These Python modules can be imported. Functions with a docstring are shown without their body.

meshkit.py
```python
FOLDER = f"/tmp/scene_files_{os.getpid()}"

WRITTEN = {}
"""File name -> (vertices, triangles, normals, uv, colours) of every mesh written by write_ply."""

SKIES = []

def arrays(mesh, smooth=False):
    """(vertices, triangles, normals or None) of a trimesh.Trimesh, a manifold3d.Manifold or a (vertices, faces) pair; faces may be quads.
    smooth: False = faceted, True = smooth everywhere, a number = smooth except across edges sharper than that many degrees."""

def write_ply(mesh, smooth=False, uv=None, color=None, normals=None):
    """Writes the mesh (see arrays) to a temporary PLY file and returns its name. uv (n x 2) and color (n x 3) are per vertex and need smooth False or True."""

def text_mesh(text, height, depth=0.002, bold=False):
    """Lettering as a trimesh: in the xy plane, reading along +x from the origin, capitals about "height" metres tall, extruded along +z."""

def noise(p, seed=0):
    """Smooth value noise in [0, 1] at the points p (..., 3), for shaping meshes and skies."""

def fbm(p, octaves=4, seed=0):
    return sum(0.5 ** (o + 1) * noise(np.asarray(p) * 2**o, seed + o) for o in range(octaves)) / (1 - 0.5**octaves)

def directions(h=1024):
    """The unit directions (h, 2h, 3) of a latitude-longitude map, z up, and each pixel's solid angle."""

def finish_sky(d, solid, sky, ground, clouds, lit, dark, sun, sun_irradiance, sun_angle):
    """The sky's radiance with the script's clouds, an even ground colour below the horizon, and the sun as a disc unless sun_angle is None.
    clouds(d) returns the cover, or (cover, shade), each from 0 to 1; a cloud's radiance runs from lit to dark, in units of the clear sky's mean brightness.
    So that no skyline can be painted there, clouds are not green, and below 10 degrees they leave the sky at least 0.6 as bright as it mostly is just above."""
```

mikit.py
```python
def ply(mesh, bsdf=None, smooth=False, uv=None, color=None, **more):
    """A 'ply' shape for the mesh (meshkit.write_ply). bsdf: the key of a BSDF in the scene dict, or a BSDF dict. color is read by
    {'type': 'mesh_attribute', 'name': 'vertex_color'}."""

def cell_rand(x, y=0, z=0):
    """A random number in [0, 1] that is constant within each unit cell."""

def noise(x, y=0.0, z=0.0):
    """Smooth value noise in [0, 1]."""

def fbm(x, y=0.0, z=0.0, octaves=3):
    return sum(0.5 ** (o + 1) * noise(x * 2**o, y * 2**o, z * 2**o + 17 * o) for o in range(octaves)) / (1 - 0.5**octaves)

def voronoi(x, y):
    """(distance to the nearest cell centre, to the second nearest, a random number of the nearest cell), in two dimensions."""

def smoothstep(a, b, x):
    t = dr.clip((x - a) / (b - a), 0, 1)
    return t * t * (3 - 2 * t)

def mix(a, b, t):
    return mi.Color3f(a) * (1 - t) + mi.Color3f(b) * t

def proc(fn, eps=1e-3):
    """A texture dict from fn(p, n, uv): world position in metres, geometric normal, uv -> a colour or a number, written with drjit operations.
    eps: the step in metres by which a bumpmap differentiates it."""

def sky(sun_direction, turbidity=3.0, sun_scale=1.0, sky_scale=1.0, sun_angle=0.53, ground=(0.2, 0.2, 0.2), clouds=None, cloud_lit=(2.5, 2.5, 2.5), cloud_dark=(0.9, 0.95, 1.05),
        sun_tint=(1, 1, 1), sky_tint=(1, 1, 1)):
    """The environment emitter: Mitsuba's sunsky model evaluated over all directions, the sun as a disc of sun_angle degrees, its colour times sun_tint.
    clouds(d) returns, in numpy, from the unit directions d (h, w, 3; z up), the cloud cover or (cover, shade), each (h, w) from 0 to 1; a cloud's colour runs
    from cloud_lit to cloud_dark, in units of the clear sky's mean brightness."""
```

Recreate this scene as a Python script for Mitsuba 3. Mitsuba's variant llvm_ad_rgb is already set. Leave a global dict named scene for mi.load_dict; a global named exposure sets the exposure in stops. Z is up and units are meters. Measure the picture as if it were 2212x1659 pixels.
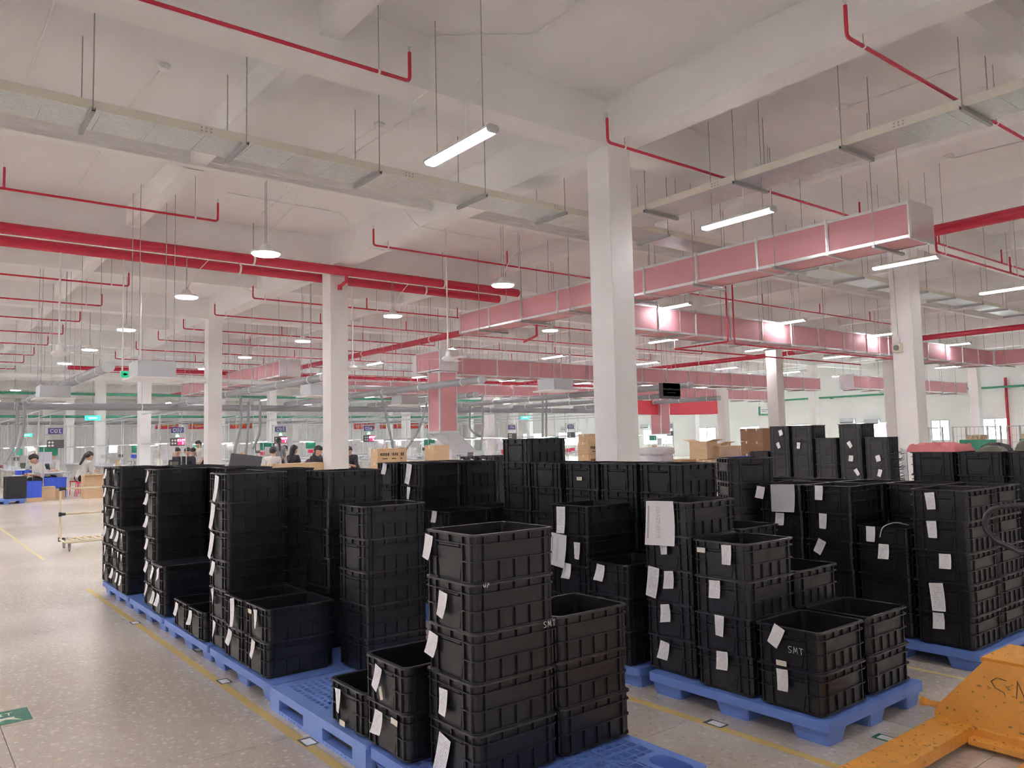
import math, random
import numpy as np, trimesh, manifold3d
import mitsuba as mi, drjit as dr
import mikit, meshkit
from mikit import proc, noise, fbm, voronoi, cell_rand, smoothstep, mix
from shapely.geometry import Polygon, box as sbox, LineString
from shapely.ops import unary_union

T = mi.ScalarTransform4f
R = random.Random(7)
scene, labels = {}, {}

# ---------------------------------------------------------------- camera, light level
scene['camera'] = {'type': 'perspective', 'fov': 66.52, 'fov_axis': 'x', 'near_clip': 0.05, 'far_clip': 200.0,
                   'to_world': T().look_at(origin=[0, 0, 1.45], target=[0.61637, 0.78412, 1.45 + 0.07244], up=[-0.02741, -0.07058, 0.99713])}
exposure = 2.15
LAMP = 34.0          # radiance of the LED lamps
LAMP_RGB = (0.985, 0.98, 1.02)
DAY = 5.0            # radiance of the daylit window panes

def emitter(r, g, b):
    return {'type': 'area', 'radiance': {'type': 'rgb', 'value': [r, g, b]}}

# ---------------------------------------------------------------- materials
def rgb(c): return {'type': 'rgb', 'value': list(c)}
def mat(name, color, rough=0.5, metal=0.0, spec=0.5, two=False, **kw):
    b = {'type': 'principled', 'base_color': color if isinstance(color, dict) else rgb(color), 'roughness': rough, 'metallic': metal, 'specular': spec, **kw}
    scene['bsdf_' + name] = {'type': 'twosided', 'bsdf': b} if two else b
def M(name): return 'bsdf_' + name

def f_paint(p, n, uv):
    a = fbm(p.x * 0.7, p.y * 0.7, p.z * 0.9, 2)
    return mix((0.76, 0.75, 0.735), (0.84, 0.835, 0.825), a)
def f_ceiling(p, n, uv):
    a = fbm(p.x * 0.5, p.y * 0.5, p.z, 2)
    return mix((0.74, 0.725, 0.725), (0.81, 0.80, 0.80), a)
def f_floor(p, n, uv):
    big = fbm(p.x * 0.55, p.y * 0.55, 1.0, 3)
    base = mix((0.44, 0.375, 0.31), (0.57, 0.51, 0.44), smoothstep(0.25, 0.8, big))
    d1, d2, r = voronoi(p.x * 34.0, p.y * 34.0)
    chip = smoothstep(0.42, 0.30, d1) * dr.select(r > 0.55, 1.0, 0.0)
    tone = cell_rand(r * 991.0, 3.0)
    c = mix((0.36, 0.30, 0.25), (0.76, 0.72, 0.66), tone)
    base = mix(base, c, chip * 0.55)
    e1, e2, s = voronoi(p.x * 90.0, p.y * 90.0)
    base = mix(base, mi.Color3f(0.68, 0.64, 0.58), smoothstep(0.35, 0.2, e1) * dr.select(s > 0.7, 0.5, 0.0))
    return base
def f_floor_rough(p, n, uv):
    return 0.17 + 0.16 * fbm(p.x * 1.3, p.y * 1.3, 4.0, 3)
def f_black(p, n, uv):
    a = fbm(p.x * 9.0, p.y * 9.0, p.z * 9.0, 2)
    return mix((0.0045, 0.0045, 0.0065), (0.009, 0.009, 0.012), a)
def f_galv(p, n, uv):
    d1, d2, r = voronoi(p.x * 45.0 + p.z * 31.0, p.y * 45.0 + p.z * 17.0)
    return mix((0.52, 0.54, 0.535), (0.60, 0.62, 0.615), r)
def f_orange(p, n, uv):
    a = fbm(p.x * 22.0, p.y * 22.0, p.z * 22.0, 3)
    c = mix((0.56, 0.235, 0.035), (0.68, 0.31, 0.055), a)
    w = smoothstep(0.69, 0.78, fbm(p.x * 60.0, p.y * 60.0, p.z * 60.0, 3))
    return mix(c, mi.Color3f(0.16, 0.09, 0.04), w * 0.8)
def f_print(p, n, uv):
    # small printed form: rows of broken grey lines and a darker heading, in the sheet's own uv
    row = uv.y * 16.0
    ink = smoothstep(0.30, 0.38, row - dr.floor(row)) * smoothstep(0.72, 0.64, row - dr.floor(row))
    words = dr.select(cell_rand(dr.floor(uv.x * 15.0), dr.floor(row), 5.0) > 0.42, 1.0, 0.0)
    m = smoothstep(0.10, 0.12, uv.x) * smoothstep(0.9, 0.88, uv.x) * smoothstep(0.08, 0.1, uv.y) * smoothstep(0.94, 0.92, uv.y)
    return mix((0.86, 0.86, 0.88), (0.34, 0.34, 0.38), ink * words * m * 0.55)
def f_sheet(p, n, uv):
    bar = smoothstep(0.06, 0.07, uv.x) * smoothstep(0.13, 0.12, uv.x) * smoothstep(0.10, 0.12, uv.y) * smoothstep(0.86, 0.84, uv.y)
    row = uv.y * 26.0
    ink = smoothstep(0.3, 0.4, row - dr.floor(row)) * smoothstep(0.8, 0.7, row - dr.floor(row))
    col = smoothstep(0.36, 0.37, uv.x) * smoothstep(0.52, 0.51, uv.x) * smoothstep(0.12, 0.13, uv.y) * smoothstep(0.85, 0.84, uv.y)
    w = dr.select(cell_rand(dr.floor(uv.x * 40.0), dr.floor(row), 2.0) > 0.35, 1.0, 0.3)
    return mix((0.84, 0.84, 0.85), (0.2, 0.2, 0.22), dr.minimum(1.0, bar * 0.75 + ink * col * w * 0.55))
def f_carton(p, n, uv):
    a = fbm(p.x * 6.0, p.y * 6.0, p.z * 30.0, 2)
    return mix((0.50, 0.34, 0.20), (0.60, 0.43, 0.26), a)
def f_pink(p, n, uv):
    a = fbm(p.x * 2.0, p.y * 2.0, p.z * 2.0, 2)
    return mix((0.50, 0.225, 0.245), (0.58, 0.27, 0.29), a)

mat('paint', proc(f_paint), 0.55)
mat('ceiling', proc(f_ceiling), 0.7)
mat('floor', proc(f_floor), proc(f_floor_rough), spec=0.55)
mat('joint', (0.09, 0.08, 0.07), 0.9)
mat('tape', (0.55, 0.40, 0.13), 0.5)
mat('tape_light', (0.66, 0.58, 0.30), 0.5)
mat('black', proc(f_black), 0.36, spec=0.5)
mat('black_rim', (0.011, 0.011, 0.014), 0.22, spec=0.75)
mat('black_smooth', (0.014, 0.014, 0.016), 0.42)
mat('blue', (0.105, 0.19, 0.50), 0.45)
mat('blue_pale', (0.15, 0.25, 0.58), 0.45)
mat('blue_bin', (0.04, 0.10, 0.60), 0.4)
mat('paper', proc(f_print), 0.8, two=True)
mat('sheet', proc(f_sheet), 0.7, two=True)
mat('white_plastic', (0.82, 0.82, 0.82), 0.4)
mat('clear_film', (0.55, 0.55, 0.56), 0.25, spec=0.8, two=True)
mat('label_cream', (0.74, 0.71, 0.60), 0.6)
mat('red_pipe', (0.40, 0.012, 0.035), 0.32, spec=0.55)
mat('red_cloth', (0.62, 0.045, 0.075), 0.6, two=True)
mat('red_plastic', (0.60, 0.02, 0.07), 0.4)
mat('pink', proc(f_pink), 0.55)
mat('foil', (0.72, 0.73, 0.74), 0.33, metal=0.85)
mat('galv', proc(f_galv), 0.36, metal=0.75)
mat('strut', (0.30, 0.30, 0.30), 0.4, metal=0.6)
mat('rod', (0.33, 0.33, 0.33), 0.4, metal=0.5)
mat('cream', (0.70, 0.67, 0.58), 0.5)
mat('cream_pipe', (0.78, 0.68, 0.47), 0.45)
mat('white_metal', (0.80, 0.80, 0.79), 0.4)
mat('grey_pipe', (0.24, 0.25, 0.265), 0.42)
mat('grey_light', (0.50, 0.52, 0.54), 0.45)
mat('dark_grey', (0.07, 0.07, 0.075), 0.5)
mat('green_pipe', (0.05, 0.24, 0.15), 0.45)
mat('green_board', (0.015, 0.20, 0.115), 0.55)
mat('sign_green', (0.006, 0.105, 0.06), 0.5)
mat('sign_navy', (0.055, 0.05, 0.20), 0.5)
mat('sign_grey', (0.55, 0.55, 0.56), 0.5)
mat('orange', proc(f_orange), 0.38, spec=0.5)
mat('ink', (0.03, 0.02, 0.015), 0.7)
mat('chalk', (0.62, 0.62, 0.64), 0.8)
mat('carton', proc(f_carton), 0.75)
mat('carton_dark', (0.23, 0.13, 0.075), 0.75)
mat('yellow_paint', (0.72, 0.42, 0.05), 0.6)
mat('skin', (0.50, 0.30, 0.21), 0.5)
mat('hair', (0.010, 0.009, 0.010), 0.45)
mat('cloth_white', (0.66, 0.64, 0.60), 0.85)
mat('cloth_grey', (0.20, 0.21, 0.23), 0.85)
mat('cloth_dark', (0.022, 0.022, 0.03), 0.85)
mat('cloth_plum', (0.09, 0.03, 0.045), 0.85)
mat('bag_film', (0.70, 0.71, 0.74), 0.35, spec=0.6)
mat('speaker', (0.62, 0.59, 0.50), 0.5)
mat('lens', (0.86, 0.87, 0.88), 0.5)
mat('window_frame', (0.55, 0.60, 0.62), 0.4)
mat('curtain', (0.74, 0.75, 0.79), 0.8)
mat('rubber', (0.02, 0.02, 0.02), 0.7)
mat('olive', (0.10, 0.10, 0.075), 0.5)
mat('pink_cloth', (0.68, 0.22, 0.23), 0.8)

# ---------------------------------------------------------------- mesh helpers
def cat(ms): return trimesh.util.concatenate([m for m in ms if m is not None])
def bx(x0, y0, z0, x1, y1, z1):
    m = trimesh.creation.box(extents=[abs(x1 - x0), abs(y1 - y0), abs(z1 - z0)])
    m.apply_translation([(x0 + x1) / 2, (y0 + y1) / 2, (z0 + z1) / 2]); return m
def cbox(x0, y0, z0, x1, y1, z1, c=0.004):
    """box with chamfered edges"""
    x0, x1 = sorted((x0, x1)); y0, y1 = sorted((y0, y1)); z0, z1 = sorted((z0, z1))
    c = min(c, 0.45 * min(x1 - x0, y1 - y0, z1 - z0)); p = []
    for x, sx in ((x0, 1), (x1, -1)):
        for y, sy in ((y0, 1), (y1, -1)):
            for z, sz in ((z0, 1), (z1, -1)):
                p += [(x + sx * c, y + sy * c, z), (x + sx * c, y, z + sz * c), (x, y + sy * c, z + sz * c)]
    return trimesh.convex.convex_hull(np.array(p))
def frame(p0, p1):
    d = np.array(p1, float) - np.array(p0, float); L = np.linalg.norm(d); z = d / L
    a = np.array([0, 0, 1.0]) if abs(z[2]) < 0.9 else np.array([1.0, 0, 0])
    x = np.cross(a, z); x /= np.linalg.norm(x); y = np.cross(z, x)
    m = np.eye(4); m[:3, 0], m[:3, 1], m[:3, 2], m[:3, 3] = x, y, z, p0
    return m, L
def cyl(p0, p1, r, n=10, r2=None):
    m, L = frame(p0, p1); r2 = r if r2 is None else r2
    a = np.arange(n) * 2 * np.pi / n; ring = np.stack([np.cos(a), np.sin(a)], 1)
    v = np.vstack([np.c_[ring * r, np.zeros(n)], np.c_[ring * r2, np.full(n, L)], [[0, 0, 0], [0, 0, L]]])
    i = np.arange(n); j = (i + 1) % n
    f = np.vstack([np.c_[i, j, j + n], np.c_[i, j + n, i + n], np.c_[j, i, i * 0 + 2 * n], np.c_[i + n, j + n, i * 0 + 2 * n + 1]])
    v = v @ m[:3, :3].T + m[:3, 3]
    return trimesh.Trimesh(v, f, process=False)
def tube(pts, r, n=8):
    """a bent pipe through pts: one swept skin with mitred bends"""
    P = np.array(pts, float); k = len(P)
    if k == 2: return cyl(P[0], P[1], r, n)
    t = np.diff(P, axis=0); t /= np.linalg.norm(t, axis=1, keepdims=True)
    a = np.array([0, 0, 1.0]) if abs(t[0][2]) < 0.9 else np.array([1.0, 0, 0])
    u = np.cross(a, t[0]); u /= np.linalg.norm(u); w = np.cross(t[0], u)
    ang = np.arange(n) * 2 * np.pi / n
    ring = P[0] + r * (np.cos(ang)[:, None] * u + np.sin(ang)[:, None] * w); V = [ring]
    for i in range(1, k):
        d = t[i - 1]; nrm = d if i == k - 1 else (t[i - 1] + t[i])
        nrm = nrm / np.linalg.norm(nrm); s = ((P[i] - V[-1]) @ nrm) / (d @ nrm); V.append(V[-1] + s[:, None] * d)
    V = np.vstack(V + [P[:1], P[-1:]]); F = []
    i = np.arange(n); j = (i + 1) % n
    for q in range(k - 1):
        o = q * n; F += [np.c_[o + i, o + j, o + n + j], np.c_[o + i, o + n + j, o + n + i]]
    F += [np.c_[j, i, i * 0 + k * n], np.c_[(k - 1) * n + i, (k - 1) * n + j, i * 0 + k * n + 1]]
    return trimesh.Trimesh(V, np.vstack(F), process=False)
def bend(pts, rad=0.12, seg=4):
    """round the corners of a polyline"""
    P = [np.array(p, float) for p in pts]; P = [p for i, p in enumerate(P) if i == 0 or np.linalg.norm(p - P[i - 1]) > 1e-6]; out = [P[0]]
    for a, b, c in zip(P, P[1:], P[2:]):
        d1, d2 = a - b, c - b; l1, l2 = np.linalg.norm(d1), np.linalg.norm(d2); k = min(rad, 0.45 * l1, 0.45 * l2)
        q0, q1 = b + d1 / l1 * k, b + d2 / l2 * k
        for s in range(seg + 1):
            t = s / seg; out.append((1 - t) ** 2 * q0 + 2 * t * (1 - t) * b + t * t * q1)
    return out + [P[-1]]
def ext(poly, z0, z1):
    gs = getattr(poly, 'geoms', [poly])
    m = cat([trimesh.creation.extrude_polygon(g, z1 - z0, engine='earcut') for g in gs if g.area > 1e-9])
    m.apply_translation([0, 0, z0]); return m
def rrect(w, d, r, q=3): return sbox(-w / 2 + r, -d / 2 + r, w / 2 - r, d / 2 - r).buffer(r, quad_segs=q)
def hull(pts): return trimesh.convex.convex_hull(np.array(pts, float))
def lathe(prof, n=16):
    a = np.arange(n) * 2 * np.pi / n; V = []; F = []
    for r, z in prof: V.append(np.c_[r * np.cos(a), r * np.sin(a), np.full(n, z)])
    i = np.arange(n); j = (i + 1) % n
    for q in range(len(prof) - 1): o = q * n; F += [np.c_[o + i, o + j, o + n + j], np.c_[o + i, o + n + j, o + n + i]]
    V = np.vstack(V + [[[0, 0, prof[0][1]]], [[0, 0, prof[-1][1]]]]); k = len(prof)
    F += [np.c_[j, i, i * 0 + k * n], np.c_[(k - 1) * n + i, (k - 1) * n + j, i * 0 + k * n + 1]]
    return trimesh.Trimesh(V, np.vstack(F), process=False)
def at(m, x, y, z, rz=0.0):
    m = m.copy()
    if rz: m.apply_transform(trimesh.transformations.rotation_matrix(math.radians(rz), [0, 0, 1]))
    m.apply_translation([x, y, z]); return m

# ---------------------------------------------------------------- registering things and parts
used = {}
def numbered(name):
    k = used.get(name, 0); used[name] = k + 1
    return name if k == 0 else '%s_%03d' % (name, k)
def thing(name, label, category, group=None, kind=None):
    key = numbered(name); labels[key] = {'label': label, 'category': category}
    if group: labels[key]['group'] = group
    if kind: labels[key]['kind'] = kind
    return key
def part(parent, name, shape, material=None, smooth=False, label=None, kind=None, to_world=None, emit=None):
    key = numbered(parent + '__' + name)
    d = dict(shape) if isinstance(shape, dict) else mikit.ply(shape, material and M(material), smooth)
    if to_world is not None: d['to_world'] = to_world
    if emit: d['emitter'] = emitter(*emit)
    scene[key] = d
    if label or kind: labels[key] = {k: v for k, v in (('label', label), ('kind', kind)) if v}
    return key
def solo(name, shape, material, label, category, group=None, kind=None, smooth=False, to_world=None, emit=None):
    key = thing(name, label, category, group, kind)
    d = dict(shape) if isinstance(shape, dict) else mikit.ply(shape, material and M(material), smooth)
    if to_world is not None: d['to_world'] = to_world
    if emit: d['emitter'] = emitter(*emit)
    scene[key] = d; return key
def struct(name, shape, material, label, category='room', smooth=False):
    return solo(name, shape, material, label, category, kind='structure', smooth=smooth)
def P(mesh, material, smooth=False, **kw): return mikit.ply(mesh, M(material), smooth, **kw)
def nth(i): return ('first', 'second', 'third', 'fourth', 'fifth', 'sixth', 'seventh', 'eighth', 'ninth', 'tenth', 'eleventh', 'twelfth', 'thirteenth', 'fourteenth', 'fifteenth', 'sixteenth')[i]

# ---------------------------------------------------------------- the hall
CX = [7.04 + 8.05 * i for i in range(-1, 5)]        # near edges of the columns, 0.40 m square
CY = [6.86 + 8.19 * j for j in range(0, 8)]
X0, X1, Y0, Y1, H = -12.0, 46.0, -10.0, 68.0, 5.8
BZ, SZ = 5.2, 5.43                                  # undersides of main and secondary beams
PX, PY, PW = 0.465 - 2 * 1.165, 0.36 - 1.165, 1.165  # floor slabs near the pallets
NX, NY = 8, 8
fl = sbox(X0, Y0, X1, Y1).difference(sbox(PX, PY, PX + NX * PW, PY + NY * PW))
struct('floor', ext(fl, -0.15, 0.0), 'floor', 'polished beige terrazzo floor of the factory hall', 'floor')
part('floor', 'bed', bx(PX, PY, -0.15, PX + NX * PW, PY + NY * PW, -0.012), 'joint')
slab = P(cbox(0.0015, 0.0015, -0.0115, PW - 0.0015, PW - 0.0015, 0.0, 0.001), 'floor')
for i in range(NX):
    for j in range(NY): part('floor', 'slab', slab, to_world=T().translate([PX + i * PW, PY + j * PW, 0]))
struct('ceiling', bx(X0, Y0, H, X1, Y1, H + 0.2), 'ceiling', 'white painted concrete ceiling slab between the beams', 'ceiling')
struct('wall_back', bx(X0, Y0 - 0.2, 0, X1, Y0, H), 'paint', 'white wall behind the viewpoint', 'wall')
struct('wall_left', bx(X0 - 0.2, Y0, 0, X0, Y1, H), 'paint', 'white wall at the left end of the hall', 'wall')
struct('wall_far', bx(X0, Y1, 0, X1, Y1 + 0.2, H), 'paint', 'pale far wall behind the production lines', 'wall')
# right wall with window openings (y0, y1, z0, z1)
WIN = []
for y0, y1 in ((12.6, 14.0), (16.2, 17.6), (19.2, 20.2), (22.6, 24.6), (27.2, 29.2), (31.4, 33.0), (35.0, 36.6), (39.0, 42.0), (44.0, 47.0), (49.0, 52.0), (54.0, 57.0)):
    WIN.append((y0, y1, 0.9, 2.1))
wall = sbox(Y0, 0, Y1, H)
for y0, y1, z0, z1 in WIN: wall = wall.difference(sbox(y0, z0, y1, z1))
m = ext(wall, 0, 0.2); m.apply_transform(np.array([[0, 0, 1, X1], [1, 0, 0, 0], [0, 1, 0, 0], [0, 0, 0, 1.0]]))
struct('wall_right', m, 'paint', 'white wall on the far right with a row of windows', 'wall')
for k, (y0, y1, z0, z1) in enumerate(WIN):
    w = thing('window_%d' % (k + 1), 'bright window in the far right wall, %s of the row from the right' % nth(k), 'window', kind='structure')
    fr = [bx(X1 - 0.03, y0, z0, X1 + 0.05, y1, z0 + 0.06), bx(X1 - 0.03, y0, z1 - 0.06, X1 + 0.05, y1, z1)]
    ym = (y0 + y1) / 2
    for y in (y0, ym - 0.03, y1 - 0.06): fr.append(bx(X1 - 0.03, y, z0, X1 + 0.05, y + 0.06, z1))
    part(w, 'window_frame', cat(fr), 'window_frame')
    for a, b in ((y0 + 0.06, ym - 0.03), (ym + 0.03, y1 - 0.06)):
        part(w, 'pane', bx(X1 + 0.01, a, z0 + 0.06, X1 + 0.02, b, z1 - 0.06), 'lens', emit=(DAY * 0.80, DAY * 1.0, DAY * 1.02))
# beams
def beam(name, mesh, label): struct(name, mesh, 'paint', label, 'beam')
names_y = ['nearest', 'second', 'third', 'fourth', 'fifth', 'sixth', 'seventh', 'eighth']
for j, y in enumerate(CY):
    beam('beam', bx(X0, y, BZ, X1, y + 0.40, H), 'deep white concrete beam running left to right, %s row of columns' % names_y[j])
for i, x in enumerate(CX):
    c = [(Y0, CY[0])] + [(a + 0.40, b) for a, b in zip(CY, CY[1:])] + [(CY[-1] + 0.4, Y1)]
    beam('beam', cat([bx(x, a, BZ, x + 0.40, b, H) for a, b in c]), 'deep white beam running away from the viewer, %s column line from the left' % nth(i))
for i, x in enumerate([CX[0] - 4.025 + 0.2] + [x + 4.025 + 0.09 for x in CX]):
    c = [(Y0, CY[0])] + [(a + 0.40, b) for a, b in zip(CY, CY[1:])] + [(CY[-1] + 0.4, Y1)]
    beam('secondary_beam', cat([bx(x, a, SZ, x + 0.22, b, H) for a, b in c]), 'shallow white beam running away from the viewer, %s from the left' % nth(i))
for j, y in enumerate([2.93 - 8.19] + [2.93 + 8.19 * k for k in range(8)]):
    xs = sorted([(x, x + 0.40) for x in CX] + [(x, x + 0.22) for x in [CX[0] - 3.825] + [x + 4.115 for x in CX]])
    c, a = [], X0
    for p, q in xs:
        if p > a: c.append((a, p))
        a = q
    if a < X1: c.append((a, X1))
    beam('secondary_beam', cat([bx(p, y, SZ, q, y + 0.24, H) for p, q in c]), 'shallow white beam running left to right, %s from the viewer' % nth(j))
# columns
def column_label(i, j):
    special = {(1, 0): 'wide square white column in the middle of the picture', (1, 1): 'white column beside the red pipe bracket, left of the centre column', (2, 0): 'white column on the right carrying the wall speaker',
               (2, 1): 'white column with the pink duct outlet at its left side', (3, 1): 'bright white column right of the red banner', (1, 2): 'white column behind the green exit sign, second to its right', (1, 3): 'white column just right of the green exit sign'}
    return special.get((i, j), 'white square column in line %s from the left, row %s from the viewer' % (nth(i), nth(j)))
col = P(cbox(0, 0, 0, 0.40, 0.40, BZ, 0.008), 'paint')
for i, x in enumerate(CX):
    for j, y in enumerate(CY):
        c = solo('column', col, None, column_label(i, j), 'column', kind='structure', to_world=T().translate([x, y, 0]))
# ---------------------------------------------------------------- LED lamps on a 4.6 m grid
LZ = 4.30
tube_lens = hull([(sx * x, sy * y, z) for sx in (-1, 1) for sy in (-1, 1) for x, y, z in ((0.045, 0.52, 0.0), (0.062, 0.535, 0.02), (0.062, 0.535, 0.035))])
tube_body = hull([(sx * x, sy * y, z) for sx in (-1, 1) for sy in (-1, 1) for x, y, z in ((0.066, 0.535, 0.036), (0.066, 0.535, 0.055), (0.045, 0.52, 0.075))])
tube_cap = hull([(sx * x, y, z) for sx in (-1, 1) for y in (0.536, 0.56) for x, z in ((0.045, 0.0), (0.066, 0.02), (0.066, 0.055), (0.045, 0.075))])
tl, tb, tc = P(tube_lens, 'lens'), P(tube_body, 'white_plastic'), P(tube_cap, 'grey_light')
disc_lens = P(lathe([(0.02, 0.0), (0.19, 0.0), (0.20, 0.012), (0.20, 0.02)], 20), 'lens', 30)
disc_body = P(lathe([(0.215, 0.021), (0.215, 0.05), (0.10, 0.085), (0.06, 0.16), (0.02, 0.17)], 20), 'white_plastic', 30)
LX = [-9.6, -5.0, -0.4, 4.25, 8.72, 13.42, 17.9, 22.75, 27.7, 32.4, 37.1]
LY = [-7.7, -3.1, 1.5, 6.16, 11.3, 15.4, 20.4, 25.0, 29.3, 33.9, 38.5, 43.1, 47.7, 52.3, 56.9, 61.5]
def hang_rod(key, x, y, z, r=0.006, top=None):
    top = H if top is None else top
    part(key, 'suspension_rod', cyl((x, y, z), (x, y, top), r, 6), 'rod')
def over(x, y):
    """height of what is overhead at x, y"""
    for yy in CY:
        if yy - 0.02 < y < yy + 0.42: return BZ
    for xx in CX:
        if xx - 0.02 < x < xx + 0.42: return BZ
    return H
def rowname(j): return nth(j)
for i, x in enumerate(LX, -3):
    for j, y in enumerate(LY, -3):
        if j < 0 and (i > 3 or (i + j) % 2): continue
        if (i, j) == (0, -1): continue
        if (j >= 6 and (i + j) % 2): continue
        disc = (i < 2 and j > 0 and i >= 0) or (i, j) == (2, 2)
        lab = {(0, 0): 'large bright LED batten lamp above the front of the cable tray', (1, 0): 'LED batten lamp hanging just in front of the near pink duct', (0, 1): 'round LED lamp glaring in front of the big red pipes, nearest of its line',
               (1, 1): 'round LED lamp glaring at the left end of the pink duct'}.get((i, j)) or '%s in the %s lamp row, %s across the hall' % ('round LED lamp' if disc else 'LED batten lamp', nth(j + 3), nth(i + 3))
        k = thing('round_led_lamp' if disc else 'led_batten_lamp', lab, 'lamp', 'round LED lamps' if disc else 'LED batten lamps')
        w = T().translate([x, y, LZ]); e = tuple(LAMP * c * (1.0 if disc else 0.9) for c in LAMP_RGB)
        if disc:
            part(k, 'lens', disc_lens, to_world=w, emit=e); part(k, 'housing', disc_body, to_world=w)
            for dy in (-0.03, 0.03): hang_rod(k, x, y + dy, LZ + 0.15, 0.005, over(x, y))
            part(k, 'cable', tube(bend([(x + 0.01, y, LZ + 0.16), (x + 0.12, y, LZ + 0.45), (x + 0.5, y, LZ + 0.9), (x + 0.55, y, over(x, y))], 0.2), 0.008, 6), 'white_metal')
        else:
            part(k, 'lens', tl, to_world=w, emit=e); part(k, 'housing', tb, to_world=w)
            part(k, 'end_cap', tc, to_world=w); part(k, 'end_cap', tc, to_world=w @ T().scale([1, -1, 1]) if False else w @ T().rotate([0, 0, 1], 180))
            for dy in (-0.4, 0.4): hang_rod(k, x, y + dy, LZ + 0.07, 0.005, over(x, y + dy))
            part(k, 'cable', tube(bend([(x, y - 0.1, LZ + 0.07), (x + 0.02, y - 0.1, LZ + 0.5), (x + 0.3, y, LZ + 0.8), (x + 0.3, y, over(x + 0.3, y))], 0.15), 0.008, 6), 'white_metal')
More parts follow.
